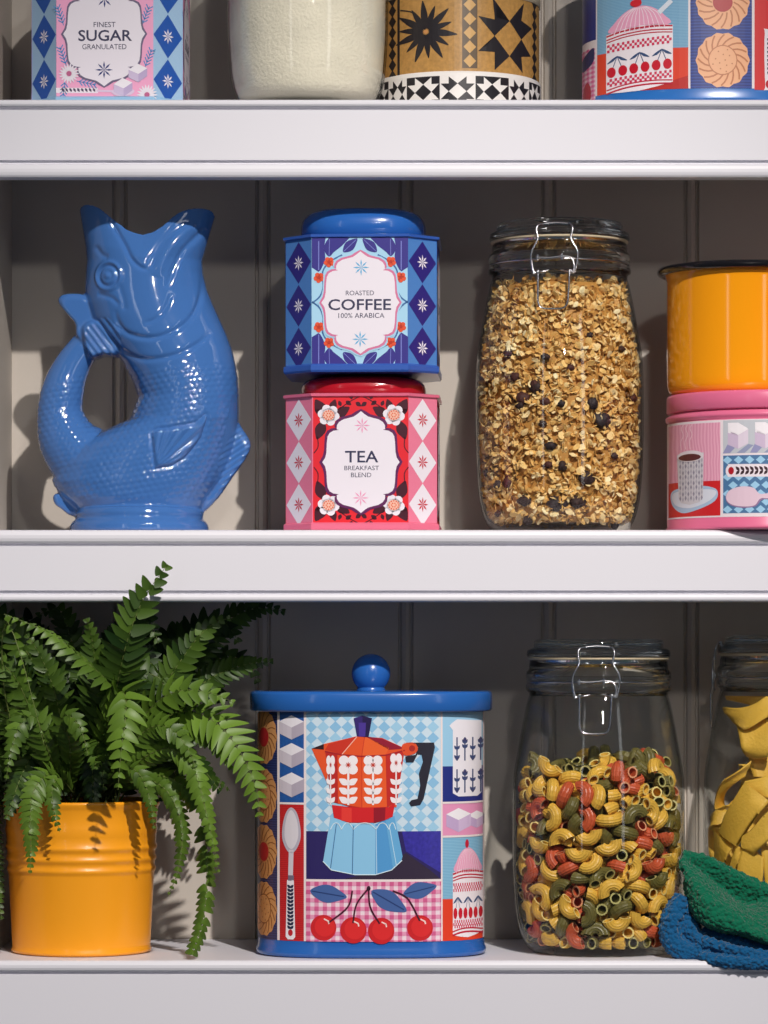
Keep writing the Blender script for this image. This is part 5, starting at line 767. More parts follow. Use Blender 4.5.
# ================================================================ THE FISH JUG
FX, FY = wx(140, 93), 94.0
def fish():
    k = kk(FY); FS = 2.696
    def L(x, y): return ((x/FS-140)*k, (528.5-(170+y/FS))*k)      # enlarged-photo point -> local x, z
    GZ = paint((66, 112, 178), 0.08, coat=.7, name='blue_glaze')
    mb = MB()
    rows = [(925,225,535,50),(905,205,545,53),(870,165,562,56),(830,142,592,58),(780,150,616,58),(740,190,630,57),(700,262,640,56),(660,352,644,55),(600,372,643,53),(550,354,640,52),
            (510,332,634,51),(470,302,625,50),(430,264,610,49),(390,242,592,48),(350,230,574,47),(310,228,558,46),(270,230,548,45),(235,233,545,44)]
    N = 72
    rings = []
    for y, xl, xr, ry in rows:
        (a, z), (b, _) = L(xl, y), L(xr, y)
        rings.append([((a+b)/2+(b-a)/2*math.cos(t), ry*math.sin(t)*1.0, z) for t in np.linspace(0, 2*PI, N, False)])
    # the mouth: two pointed lips with a saddle between
    def lip(f, shr, dz):
        ring = []
        for t in np.linspace(0, 2*PI, N, False):
            c = math.cos(t); q = abs(c)**2.0
            tipx = 581 if c > 0 else 214
            basex = 545 if c > 0 else 236
            midx = 392
            xx = midx+(basex+(tipx-basex)*f-midx)*abs(c)**.82*(1 if c > 0 else 1)*1.0
            if c < 0: xx = midx-(midx-(basex+(tipx-basex)*f))*abs(c)**.82
            u = abs(c)**.82
            if c < 0: ylip = np.interp(u, [0,.12,.24,.38,.5,.6,.7,.8,.9,.97,1], [173,170,162,146,130,116,104,97,94.5,98,106])
            else: ylip = np.interp(u, [0,.12,.22,.34,.43,.52,.62,.75,.88,.96,1], [173,169,160,143,128,117,110,105.5,105,110,120])
            yy = 235+(ylip-9*u-235)*f
            X_, Z_ = L(midx+(xx-midx)*shr, yy); ring.append((X_, (44-8*f)*math.copysign(abs(math.sin(t))**1.0, math.sin(t))*shr, Z_-dz))
        return ring
    for f in (.25, .5, .75, .92, 1.0): rings.append(lip(f, 1, 0))
    rings.append(lip(1.0, .955, 0)); rings.append(lip(.8, .9, 2)); rings.append(lip(.4, .86, 3)); rings.append(lip(0, .8, 4))
    (a, z), (b, _) = L(262, 330), L(515, 330)
    rings.append([((a+b)/2+(b-a)/2*math.cos(t), 33*math.sin(t), z) for t in np.linspace(0, 2*PI, N, False)])
    mb.loft(rings, GZ, True, True, True)
    # foot
    x0, _ = L(188, 965); x1, _ = L(563, 965); R_ = (x1-x0)/2; xc = (x0+x1)/2
    mb.lathe([(R_-2,0),(R_,1.5),(R_-.2,7),(R_-2.5,11),(R_-5.5,13.5),(R_-6,16),(R_-5,19),(R_-7,24),(R_-20,27)], GZ, 72, xc, 0, .97, cap0=True, cap1=True)
    # curled tail that makes the handle
    T = [(330,800,100),(262,792,104),(190,727,84),(163,650,63),(170,580,57),(190,525,50),(216,482,44),(246,446,40),(285,428,42),(325,430,46)]
    P = spline(T, 7); pts = []; rs = []
    for x, y, r in P:
        a, z = L(x, y); pts.append((a, 0, z)); rs.append(r/FS*k)
    mb.tube(pts, rs, GZ, 28)
    def slab(P, th, sm=4):
        P = spline([np.array(L(*p)) for p in P], sm, True); n = len(P); c = sum(P)/n
        rings = []
        for g, y in ((.82,-th),(.95,-th*.75),(1,-th*.25),(1,th*.25),(.95,th*.75),(.82,th)):
            rings.append([(c[0]+(p[0]-c[0])*g, y, c[1]+(p[1]-c[1])*g) for p in P])
        mb.loft(rings, GZ, True, True, True)
    slab([(157,345),(166,326),(200,321),(232,328),(243,365),(262,392),(300,425),(322,455),(328,484),(310,494),(275,490),(247,500),(226,470),(206,438),(203,405),(178,375)], 17)
    slab([(222,420),(246,395),(272,402),(300,422),(322,450),(329,482),(312,495),(280,492),(250,500),(232,470)], 25)
    slab([(600,560),(642,665),(676,724),(662,768),(632,810),(590,870),(548,912),(520,900),(560,800)], 9)
    slab([(150,862),(148,888),(165,902),(196,922),(240,910),(220,860)], 16)
    o = mb.build('fish_jug')
    for m_ in (): pass
    md = o.modifiers.new('fuse', 'REMESH'); md.mode = 'VOXEL'; md.voxel_size = 1.15*S; md.use_smooth_shade = True
    md = o.modifiers.new('soften', 'SMOOTH'); md.factor = .5; md.iterations = 7
    mod_apply(o)
    me = o.data; n = len(me.vertices)
    co = np.empty(n*3); me.vertices.foreach_get('co', co); co = co.reshape(-1, 3)/S
    no = np.empty(n*3); me.vertices.foreach_get('normal', no); no = no.reshape(-1, 3)
    x = (co[:,0]/k+140)*FS; y = (528.5-co[:,2]/k-170)*FS       # back to enlarged-photo coordinates
    d = np.zeros(n); side = np.clip(np.abs(no[:,1])*1.6, 0, 1)
    def pdist(P):
        P = np.array([p[:2] for p in spline(P, 8)]); best = np.full(n, 1e9); par = np.zeros(n)
        for i in range(len(P)-1):
            a, b = P[i], P[i+1]; ab = b-a; L2 = ab@ab
            t = np.clip(((x-a[0])*ab[0]+(y-a[1])*ab[1])/L2, 0, 1)
            q = np.hypot(x-a[0]-t*ab[0], y-a[1]-t*ab[1]); u = q < best; best[u] = q[u]; par[u] = (i+t[u])/(len(P)-1)
        return best, par
    def groove(P, wd, dep, taper=True):
        q, t = pdist(P); f = np.exp(-(q/wd)**2)
        if taper: f *= np.clip(np.minimum(t, 1-t)*6, 0, 1)
        return f*dep
    gill = [(318,375),(326,410),(350,438),(400,452),(450,445),(500,418),(530,380),(545,330),(548,250)]
    gill2 = [(300,440),(330,478),(380,505),(430,508),(490,494),(540,466),(575,430)]
    d -= groove(gill, 7, 2.2)*side; d += groove([(a, b+13) for a, b in gill], 9, 1.1)*side*0
    d -= groove(gill2, 7, 2.0)*side
    jaw = [(300,128),(322,165),(345,205),(362,240),(385,262),(412,270)]
    d -= groove(jaw, 6, 2.6)*side
    d -= groove([(412,268),(420,240),(438,205),(470,165),(520,128)], 12, 1.3)*side
    d += groove([(430,290),(450,235),(480,190),(530,140)], 13, 2.0)*side
    d -= groove([(455,320),(490,230),(530,180),(560,150)], 8, 2.0)*side
    d -= groove([(395,415),(430,400),(455,370),(470,330)], 6, 1.3)*side
    d -= groove([(325,300),(340,345),(345,380)], 8, .8)*side
    d -= groove([(262,200),(280,225),(300,235)], 7, 1.2)*side
    # eye
    e = np.hypot((x-300)/.92, y-284)
    d += (np.exp(-((e-36)/5.5)**2)*1.8 - np.exp(-((e-28)/5)**2)*1.2 + np.exp(-((e-18)/5)**2)*1.0 + np.exp(-(np.hypot(x-297, y-284)/11)**2)*3.0)*side
    d -= groove([(268,330),(285,335),(310,345),(330,365)], 6, 1.4)*side
    # scales: staggered domes over body and tail, none on head, fins, foot
    gx = np.array([150,300,330,380,430,490,540,600,660]); gy = np.array([560,500,497,522,525,508,478,450,400])
    fin = np.array([(428,800),(420,705),(470,692),(530,680),(566,655),(548,715),(510,765),(470,792)], float)
    inside = np.zeros(n, bool); j = len(fin)-1
    for i in range(len(fin)):
        c_ = ((fin[i,1] > y) != (fin[j,1] > y)) & (x < (fin[j,0]-fin[i,0])*(y-fin[i,1])/(fin[j,1]-fin[i,1]+1e-9)+fin[i,0]); inside ^= c_; j = i
    mask = np.clip((y-np.interp(x, gx, gy))/25, 0, 1)*np.clip((893-y)/18, 0, 1)
    mask *= np.clip((y-505-np.clip(260-x, 0, 200)*.0)/30, 0, 1)
    rfin = (x > 600) & (x-600 > (y-560)*-.2+38) & (y > 600); mask[rfin] = 0
    mask[inside] = 0
    p = 15.0; yy = y+.16*x
    row = np.floor(yy/p); best = np.full(n, 9.0)
    for dr in (-1, 0, 1):
        r_ = row+dr; cy_ = (r_+.5)*p; off = np.where(r_ % 2 == 0, 0, p*.6)
        cx_ = np.round((x-off)/(p*1.2))*p*1.2+off
        best = np.minimum(best, np.hypot((x-cx_)/1.2, yy-cy_)/p)
    d += (np.clip(.62-best, -.2, .5)*1.5)*mask*(.75+.25*np.sin(x*.05+y*.031))
    # pectoral fin: raised, ribbed
    q, _ = pdist([tuple(v) for v in fin]+[tuple(fin[0])])
    d += np.where(inside, np.clip(q/9, 0, 1)*3.0, 0)*side
    th_ = np.arctan2(y-810, x-420); d += np.where(inside, np.cos(th_*40)*.7*np.clip(q/12, 0, 1), 0)*side
    d -= np.where(~inside, np.exp(-(q/5)**2)*1.2, 0)*side
    # ribs on back fin and tail fin
    bf = (x > 590) & (y > 660) & (x-640 > -(y-690)*.55-4)
    d += np.where(bf, np.cos((x*.55+y*.83)/2.0)*.6, 0)*side
    tf = (x < 332) & (y > 318) & (y < 500) & (x < 150+(y-320)*1.15+60)
    d += np.where(tf & (np.hypot(x-290, y-455) < 60), np.cos((x*.8-y*.6)/2.4)*.7, 0)*side
    co += no*d[:,None]
    co[:,2] = np.maximum(co[:,2], 0)
    co = (co*S)
    me.vertices.foreach_set('co', co.reshape(-1)); 
    me.polygons.foreach_set('use_smooth', [True]*len(me.polygons)); me.update()
    o.location = (FX*S, FY*S, (ZM+.3+EYE)*S)
    tag(o, 'glossy blue ceramic fish jug with open mouth and curled tail, on the middle shelf', 'jug')
fish()

# ================================================================ CLIP-TOP JARS
def glass_thin():
    m = bpy.data.materials.new('jar_glass'); m.use_nodes = True; nt = m.node_tree; nt.nodes.clear()
    out = nt.nodes.new('ShaderNodeOutputMaterial'); mix = nt.nodes.new('ShaderNodeMixShader')
    tr = nt.nodes.new('ShaderNodeBsdfTransparent'); gl = nt.nodes.new('ShaderNodeBsdfGlossy'); lw = nt.nodes.new('ShaderNodeLayerWeight')
    cr = nt.nodes.new('ShaderNodeMix'); cr.data_type = 'RGBA'
    gl.inputs['Roughness'].default_value = 0.02
    lw.inputs['Blend'].default_value = 0.5
    cr.inputs[6].default_value = (.975, .98, .975, 1); cr.inputs[7].default_value = (.55, .58, .57, 1)
    pw = nt.nodes.new('ShaderNodeMath'); pw.operation = 'POWER'; pw.inputs[1].default_value = 5
    nt.links.new(lw.outputs['Facing'], pw.inputs[0]); nt.links.new(pw.outputs[0], cr.inputs[0])
    p5 = nt.nodes.new('ShaderNodeMath'); p5.operation = 'POWER'; p5.inputs[1].default_value = 4.0
    ma = nt.nodes.new('ShaderNodeMath'); ma.operation = 'MULTIPLY_ADD'; ma.inputs[1].default_value = .5; ma.inputs[2].default_value = .03
    nt.links.new(lw.outputs['Facing'], p5.inputs[0]); nt.links.new(p5.outputs[0], ma.inputs[0])
    nt.links.new(cr.outputs[2], tr.inputs['Color']); nt.links.new(ma.outputs[0], mix.inputs[0])
    nt.links.new(tr.outputs[0], mix.inputs[1]); nt.links.new(gl.outputs[0], mix.inputs[2]); nt.links.new(mix.outputs[0], out.inputs['Surface'])
    return m
def glass_thick():
    m = bpy.data.materials.new('thick_glass'); m.use_nodes = True; b = m.node_tree.nodes['Principled BSDF']
    b.inputs['Base Color'].default_value = (.90, .93, .92, 1); b.inputs['Transmission Weight'].default_value = 1.0
    b.inputs['Roughness'].default_value = 0.02; b.inputs['IOR'].default_value = 1.48
    return m
GTHIN, GTHICK = glass_thin(), glass_thick()
WIRE = paint((205, 205, 208), 0.22, metal=1.0, name='clip_wire'); RUB = paint((206, 190, 160), 0.55, name='rubber_seal')
def jar(label, cxp, Y, zbase, sr, sh, clip_rot=0.0, lid_tone=None):
    """clip-top preserving jar; sr / sh scale the radius and the height"""
    cx = wx(cxp, Y)
    t = thing('glass_jar', (cx, Y, zbase), label, 'jar', 'clip-top glass jars', clip_rot)
    O = [(.5,0),(58,0),(64,1.2),(69,4),(74,12),(78,24),(81,41),(83.5,80),(84,132),(83,172),(79,198),(74.5,224),(70,246),(67.5,254)]
    O = [(p[0], p[1]) for p in spline(O, 3)]
    sc = lambda P: [(r*sr, z*sh) for r, z in P]
    I = [(65.5, 254),(68.6,246),(73,224),(77.5,198),(81.5,172),(82.5,132),(82,80),(79.4,41),(76,24),(71.5,13),(62,8),(.5,7)]
    mb = MB(); mb.lathe(sc(O), GTHIN, 96)
    mb.lathe(sc([(67.5,254),(68,257),(71,259),(71.4,262),(70.6,265),(68.6,266.5),(68.6,268),(70.8,269.5),(71,273),(70.6,277),(68,280),(67.4,287),(66.8,289),(62,289),(62,262),(64,256),(67.5,254)]), GTHICK, 96)
    mb.lathe(sc(I), GTHIN, 96)
    body = mb.build('glass_body', t)
    mb = MB(); mb.lathe(sc([(61,289.2),(68,289.2),(68.8,290.5),(68,291.8),(61,291.8),(61,289.2)]), RUB, 80); mb.build('rubber_seal', t)
    mb = MB(); mb.lathe(sc([(.5,292),(69.5,292),(70.2,294),(69.6,298.5),(66,300.5),(63.4,301),(63,303),(63.4,306.5),(62,309),(56,309.6),(50,307.5),(.5,307)]), GTHICK, 96); lid = mb.build('lid', t)
    # wire clip at the front
    mb = MB(); r0 = 70*sr+2.2
    def cl(x, y, dy=0.0): return ((x-325)/9.31, -(r0+dy), (326-y/9.31)*sh/1.04)
    def wire(P, wd=1.05, dy=0.0, n=5): mb.tube(spline([cl(p[0], p[1], (p[2] if len(p) > 2 else 0)+dy) for p in P], n), wd, WIRE, 8)
    wire([(230,118,-5),(190,118,-3),(160,145,-1),(156,190,0),(170,255,1),(150,305,2),(115,375,2.5),(104,440,2.5),(110,520,2.5),(130,600,3)])
    wire([(440,118,-5),(470,118,-3),(494,150,-1),(495,190,0),(480,255,1),(505,310,2),(540,370,2.5),(547,440,2.5),(535,520,2.5),(515,590,3)])
    wire([(225,116,-5),(340,108,-5.5),(450,116,-5)], 2.0)
    wire([(110,470,2.5),(125,560,3.5),(150,590,4),(172,560,4.2),(172,620,4.5),(172,780,4.5),(176,870,4.5),(210,920,4.5),(320,930,4.5),(415,920,4.5),(450,870,4.5),(460,780,4.5),(470,620,4.5),(472,560,4.2),(500,590,4),(512,520,3),(500,470,2.5),(470,440,2),(410,430,2)], 1.1)
    wire([(150,440,1),(260,446,1.2),(400,432,1)], 1.7); wire([(168,412,1.5),(166,470,1.5)], 1.5); wire([(396,405,1.5),(398,465,1.5)], 1.5)
    wire([(172,575,4),(215,575,2),(268,560,1)], 1.0); wire([(470,575,4),(430,572,2),(385,555,1)], 1.0)
    clip = mb.build('wire_clip', t)
    mb = MB(); zr = 267.3*sh
    mb.tube([(69.9*sr*math.cos(a), 69.9*sr*math.sin(a), zr) for a in np.linspace(0, 2*PI, 64, False)], 1.1, WIRE, 8, closed=True); mb.build('neck_wire', t)
    return t, cx
def inner_r(z):   # inner radius of the jar before scaling
    return float(np.interp(z, [7,8,13,24,41,80,132,172,198,224,246,254,290], [52,60,71.5,76,79.4,82,82.5,81.5,77.5,73,68.6,65.5,61.5]))
G_Y, P_Y, R_Y, F_Y = 122.0, 92.0, 156.0, 84.0
jar('clip-top jar filled to the neck with granola, on the middle shelf', 559.5, G_Y, ZM+.3, 1.036, 1.036, math.radians(-6.8))
jar('clip-top jar two thirds full of coloured macaroni, on the lowest shelf', 598.5, P_Y, ZB+.3, 1.052, 1.036, math.radians(-5.3))
jar('clip-top jar of wide ribbon pasta at the right, partly behind the crocheted cloths', 789, R_Y, ZB+.3, 1.06, 1.05, math.radians(-97))
jar('clip-top jar of pale flour on the top shelf', 307.5, F_Y, ZT+.3, .985, 1.0, math.radians(3))

# ---- flour
mb = MB(); FLM = paint((250, 242, 222), 0.9, bump=.5, bscale=420, var=.05, vscale=40)
prof = [(.5, 9.4)]+[(max(.5, inner_r(z)-1.2)*.985, z) for z in np.linspace(9.6, 215, 40)]+[(40, 221), (.5, 224)]
mb.lathe(prof, FLM, 80)
tag(mb.build('flour', loc=(wx(307.5, F_Y), F_Y, ZT+.3)), 'pale flour filling the jar on the top shelf', 'flour', kind='stuff')

# ---- granola: a bed of toasted oat flakes with dried fruit pressed against the glass
rng = random.Random(11)
def attr_paint(name, ramp, rough=.55, spec=.3):
    """colour of each flake from a value stored per flake"""
    m = bpy.data.materials.new(name); m.use_nodes = True; nt = m.node_tree; b = nt.nodes['Principled BSDF']
    b.inputs['Roughness'].default_value = rough; b.inputs['Specular IOR Level'].default_value = spec
    at = nt.nodes.new('ShaderNodeAttribute'); at.attribute_name = 'tone'
    cr = nt.nodes.new('ShaderNodeValToRGB'); el = cr.color_ramp.elements
    el[0].position = ramp[0][0]; el[0].color = rgb(ramp[0][1]); el[1].position = ramp[-1][0]; el[1].color = rgb(ramp[-1][1])
    for p_, c_ in ramp[1:-1]: e_ = el.new(p_); e_.color = rgb(c_)
    nt.links.new(at.outputs['Fac'], cr.inputs['Fac']); nt.links.new(cr.outputs['Color'], b.inputs['Base Color'])
    return m
def set_tone(o, vals):
    a = o.data.attributes.new('tone', 'FLOAT', 'POINT'); a.data.foreach_set('value', vals)
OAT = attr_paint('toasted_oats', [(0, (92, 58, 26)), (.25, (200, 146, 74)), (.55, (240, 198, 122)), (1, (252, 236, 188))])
def granola():
    sg = 1.036; mb = MB(); tone = []
    top = 252
    core = [(.5, 10)]+[(inner_r(z)-9, z) for z in np.linspace(10.5, top-6, 30)]+[(30, top-3), (.5, top-2)]
    mb.lathe([(r*sg, z*sg) for r, z in core], OAT, 64); tone += [.22]*len(mb.v)
    nz = lambda a, z: math.sin(a*7.3+z*.11)*math.sin(z*.17+a*2.1)+.6*math.sin(a*15+z*.07+1)*math.sin(z*.31-a*3)
    def flake(p, nrm, r, tn, thick):
        u = nrm.orthogonal().normalized(); q = rng.random()*6.28
        u = (u*math.cos(q)+nrm.cross(u)*math.sin(q)); v = nrm.cross(u)
        b = rng.uniform(-.3, .4)*r; e = rng.uniform(.5, .8); V = []
        n = 7
        for lay in (0, 1):
            for k in range(n):
                a = 2*PI*k/n; j = rng.uniform(.82, 1.1); xx, yy = r*j*math.cos(a), r*e*j*math.sin(a)
                V.append(p+u*xx+v*yy+nrm*(-b*(xx/r)**2-lay*thick))
            V.append(p+nrm*(b*.1+.3*r*(1 if b > 0 else -.4)*.3-lay*thick)+u*0)
        F = [(n, k, (k+1) % n) for k in range(n)]+[(2*n+1, n+1+(k+1) % n, n+1+k) for k in range(n)]+[(k, n+1+k, n+1+(k+1) % n, (k+1) % n) for k in range(n)]
        mb.add(V, F, OAT, False); tone.extend([tn]*len(V))
    for i in range(9500):
        z = rng.uniform(10, top); a = rng.random()*2*PI
        if math.sin(a) > .45 and rng.random() < .7: continue
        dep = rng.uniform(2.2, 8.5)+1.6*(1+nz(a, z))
        R0 = inner_r(z)-dep
        if z > top-9: R0 = rng.uniform(8, inner_r(z)-2)
        p = Vector((R0*math.cos(a), R0*math.sin(a), z))*sg
        nr = Vector((math.cos(a), math.sin(a), .15))+Vector((rng.gauss(0, 1.0), rng.gauss(0, 1.0), rng.gauss(0, 1.0))); nr.normalize()
        r = rng.uniform(2.4, 5.6)
        ex = math.hypot(p.x, p.y)+r*(1-abs(nr.x*math.cos(a)+nr.y*math.sin(a)))*.9
        lim = inner_r(z)*sg-.8
        if ex > lim: p.x *= (lim-(ex-math.hypot(p.x, p.y)))/math.hypot(p.x, p.y); p.y = p.x*math.tan(a) if abs(math.cos(a)) > 1e-3 else p.y
        flake(p, nr, r, min(1, max(0, rng.gauss(.84-.055*dep, .2)+.1*nz(a*.7, z*.8))), rng.uniform(.4, .9))  # tone drops with depth: shade in the gaps is put into the colour
    o = mb.build('granola', loc=(wx(559.5, G_Y), G_Y, ZM+.3)); set_tone(o, tone)
    tag(o, 'toasted oat granola filling the jar on the middle shelf', 'granola', kind='stuff')
    # raisins and dried fruit: one object each
    RA = [paint((52, 32, 30), .7, bump=.5, bscale=260), paint((74, 36, 30), .7, bump=.5, bscale=260), paint((46, 34, 38), .65, bump=.5, bscale=260)]
    spots = [(536,387,7.5,0),(522,398,7.5,1),(593,403,6,2),(602,420,9,2),(636,395,6,1),(545,402,4,1),(520,405,5,0),(561,404,4,2),(542,424,4,0),(550,446,5,2),(562,466,5,0),(586,478,8,0),(525,500,7.5,0),(556,504,9,2),
             (577,502,7,0),(508,481,6,1),(498,483,5,0),(486,470,4,0),(528,520,5,0),(618,522,7,2),(548,465,4,1),(508,352,5,1),(545,357,4,0),(534,384,4.5,1),(623,347,4,0),(515,376,5,1),(499,512,4,1),(615,455,4,0),(570,368,4,1),(590,335,3.5,0)]
    cx = wx(559.5, G_Y)
    for i, (px, py, r, m_) in enumerate(spots):
        z = (650-py)*kk(G_Y-75)-ZM-.3
        R_ = (inner_r(z/sg)-1.0)*sg; R2 = R_-r*.62
        x = (px-384)*kk(G_Y-70)-cx; x = max(-R2*.96, min(R2*.96, x)); y = -math.sqrt(R2*R2-x*x)
        mb = MB(); V = []; rn = random.Random(i)
        f1, f2, f3 = (rn.uniform(0, 6) for _ in range(3)); sx, sz = rn.uniform(.8, 1.05), rn.uniform(.7, .95)
        rings = []
        for j in range(9):
            th = .02+(PI-.04)*j/8; ring = []
            for k in range(14):
                ph = 2*PI*k/14; w_ = 1+.22*math.sin(3*ph+f1)*math.sin(th*2+f2)+.14*math.sin(5*ph+f3+th*3)
                ring.append((r*1.15*sx*w_*math.sin(th)*math.cos(ph), r*.6*w_*math.sin(th)*math.sin(ph), r*sz*w_*math.cos(th)))
            rings.append(ring)
        mb.loft(rings, RA[m_], True, True, True)
        o = mb.build('raisin', loc=(cx+x, G_Y+y, ZM+.3+z)); o.rotation_euler.z = math.atan2(x, -y); o.rotation_euler.y = 0
        tag(o, 'dark wrinkled raisin among the granola, pressed against the jar glass', 'raisin', 'raisins in the granola')
granola()

# ---- macaroni
def macaroni_mesh(mb, mat, xf=None, seg=9, n=14):
    arc = math.radians(150); Rc = 9.0; rings = []; off = 5.588
    def ringat(a, r):
        out = []
        for k in range(n*2 if r > 5 else n):
            m_ = n*2 if r > 5 else n
            t = 2*PI*k/m_; rr = r+(.42 if (k % 2 == 0 and r > 5) else 0)
            rad = Rc+rr*math.cos(t); out.append((rad*math.sin(a), rr*math.sin(t), rad*math.cos(a)-off))
        return out
    ext = .12
    A_ = [(-arc/2-ext)+(arc+2*ext)*i/(seg-1) for i in range(seg)]
    outer = [ringat(a, 5.75) for a in A_]; inner = [ringat(a, 4.35) for a in A_]
    def tx(r): return [tuple(xf @ Vector(p)) for p in r] if xf else r
    outer = [tx(r) for r in outer]; inner = [tx(r) for r in inner]
    mb.loft(outer, mat, True, smooth=False); mb.loft([list(reversed(r)) for r in inner], mat, True)
    for o_, i_, fl in ((outer[0], inner[0], False), (outer[-1], inner[-1], True)):
        N_ = len(o_); v = o_+i_; F = []
        for k in range(N_):
            a, b = k, (k+1) % N_; c, d = N_+(k//2), N_+(((k+1) % N_)//2)
            f = (a, b, d, c) if c != d else (a, b, c)
            F.append(f if not fl else tuple(reversed(f)))
        mb.add(v, F, MAC_END[mat], False)
PASTA_C = [((230, 182, 72), 'yellow', (246, 222, 140)), ((200, 88, 52), 'orange red', (230, 160, 120)), ((106, 98, 48), 'olive green', (196, 188, 120))]
MAC_END = {}; MACM = []
for c, nme, e in PASTA_C:
    m_ = paint(c, .42, bump=.15, bscale=500, var=.07, vscale=90); MAC_END[m_] = paint(e, .5); MACM.append(m_)
from mathutils import Quaternion
def unpack(s_): return [[float(v) for v in p.split(',')] for p in s_.split(';')]
def macaroni():
    protos = []
    for m_ in MACM:
        mb = MB(); macaroni_mesh(mb, m_); protos.append(mb)
    meshes = [None]*3; rn = random.Random(4); cx = wx(598.5, P_Y)
    for d in unpack(PACK_FRONT):
        c = rn.choices((0, 1, 2), (.46, .29, .25))[0]
        if meshes[c] is None: o = protos[c].build('macaroni'); meshes[c] = o.data
        else: o = bpy.data.objects.new('macaroni', meshes[c]); COL.objects.link(o)
        o.location = ((cx+d[0])*S, (P_Y+d[1])*S, (d[2]+ZB+.6+EYE)*S)
        o.rotation_mode = 'QUATERNION'; o.rotation_quaternion = Quaternion(d[3:7]).normalized()
        tag(o, 'ridged %s macaroni elbow among the mixed pasta in the jar' % PASTA_C[c][1], 'pasta', '%s macaroni in the jar' % PASTA_C[c][1])
    mb = MB()
    for d in unpack(PACK_REST):
        c = rn.choices((0, 1, 2), (.46, .29, .25))[0]
        macaroni_mesh(mb, MACM[c], Matrix.Translation(d[:3]) @ Quaternion(d[3:7]).normalized().to_matrix().to_4x4(), 6, 8)
    tag(mb.build('macaroni_pile', loc=(cx, P_Y, ZB+.6)), 'mixed macaroni deeper inside the jar, behind the pieces at the glass', 'pasta', kind='stuff')
macaroni()

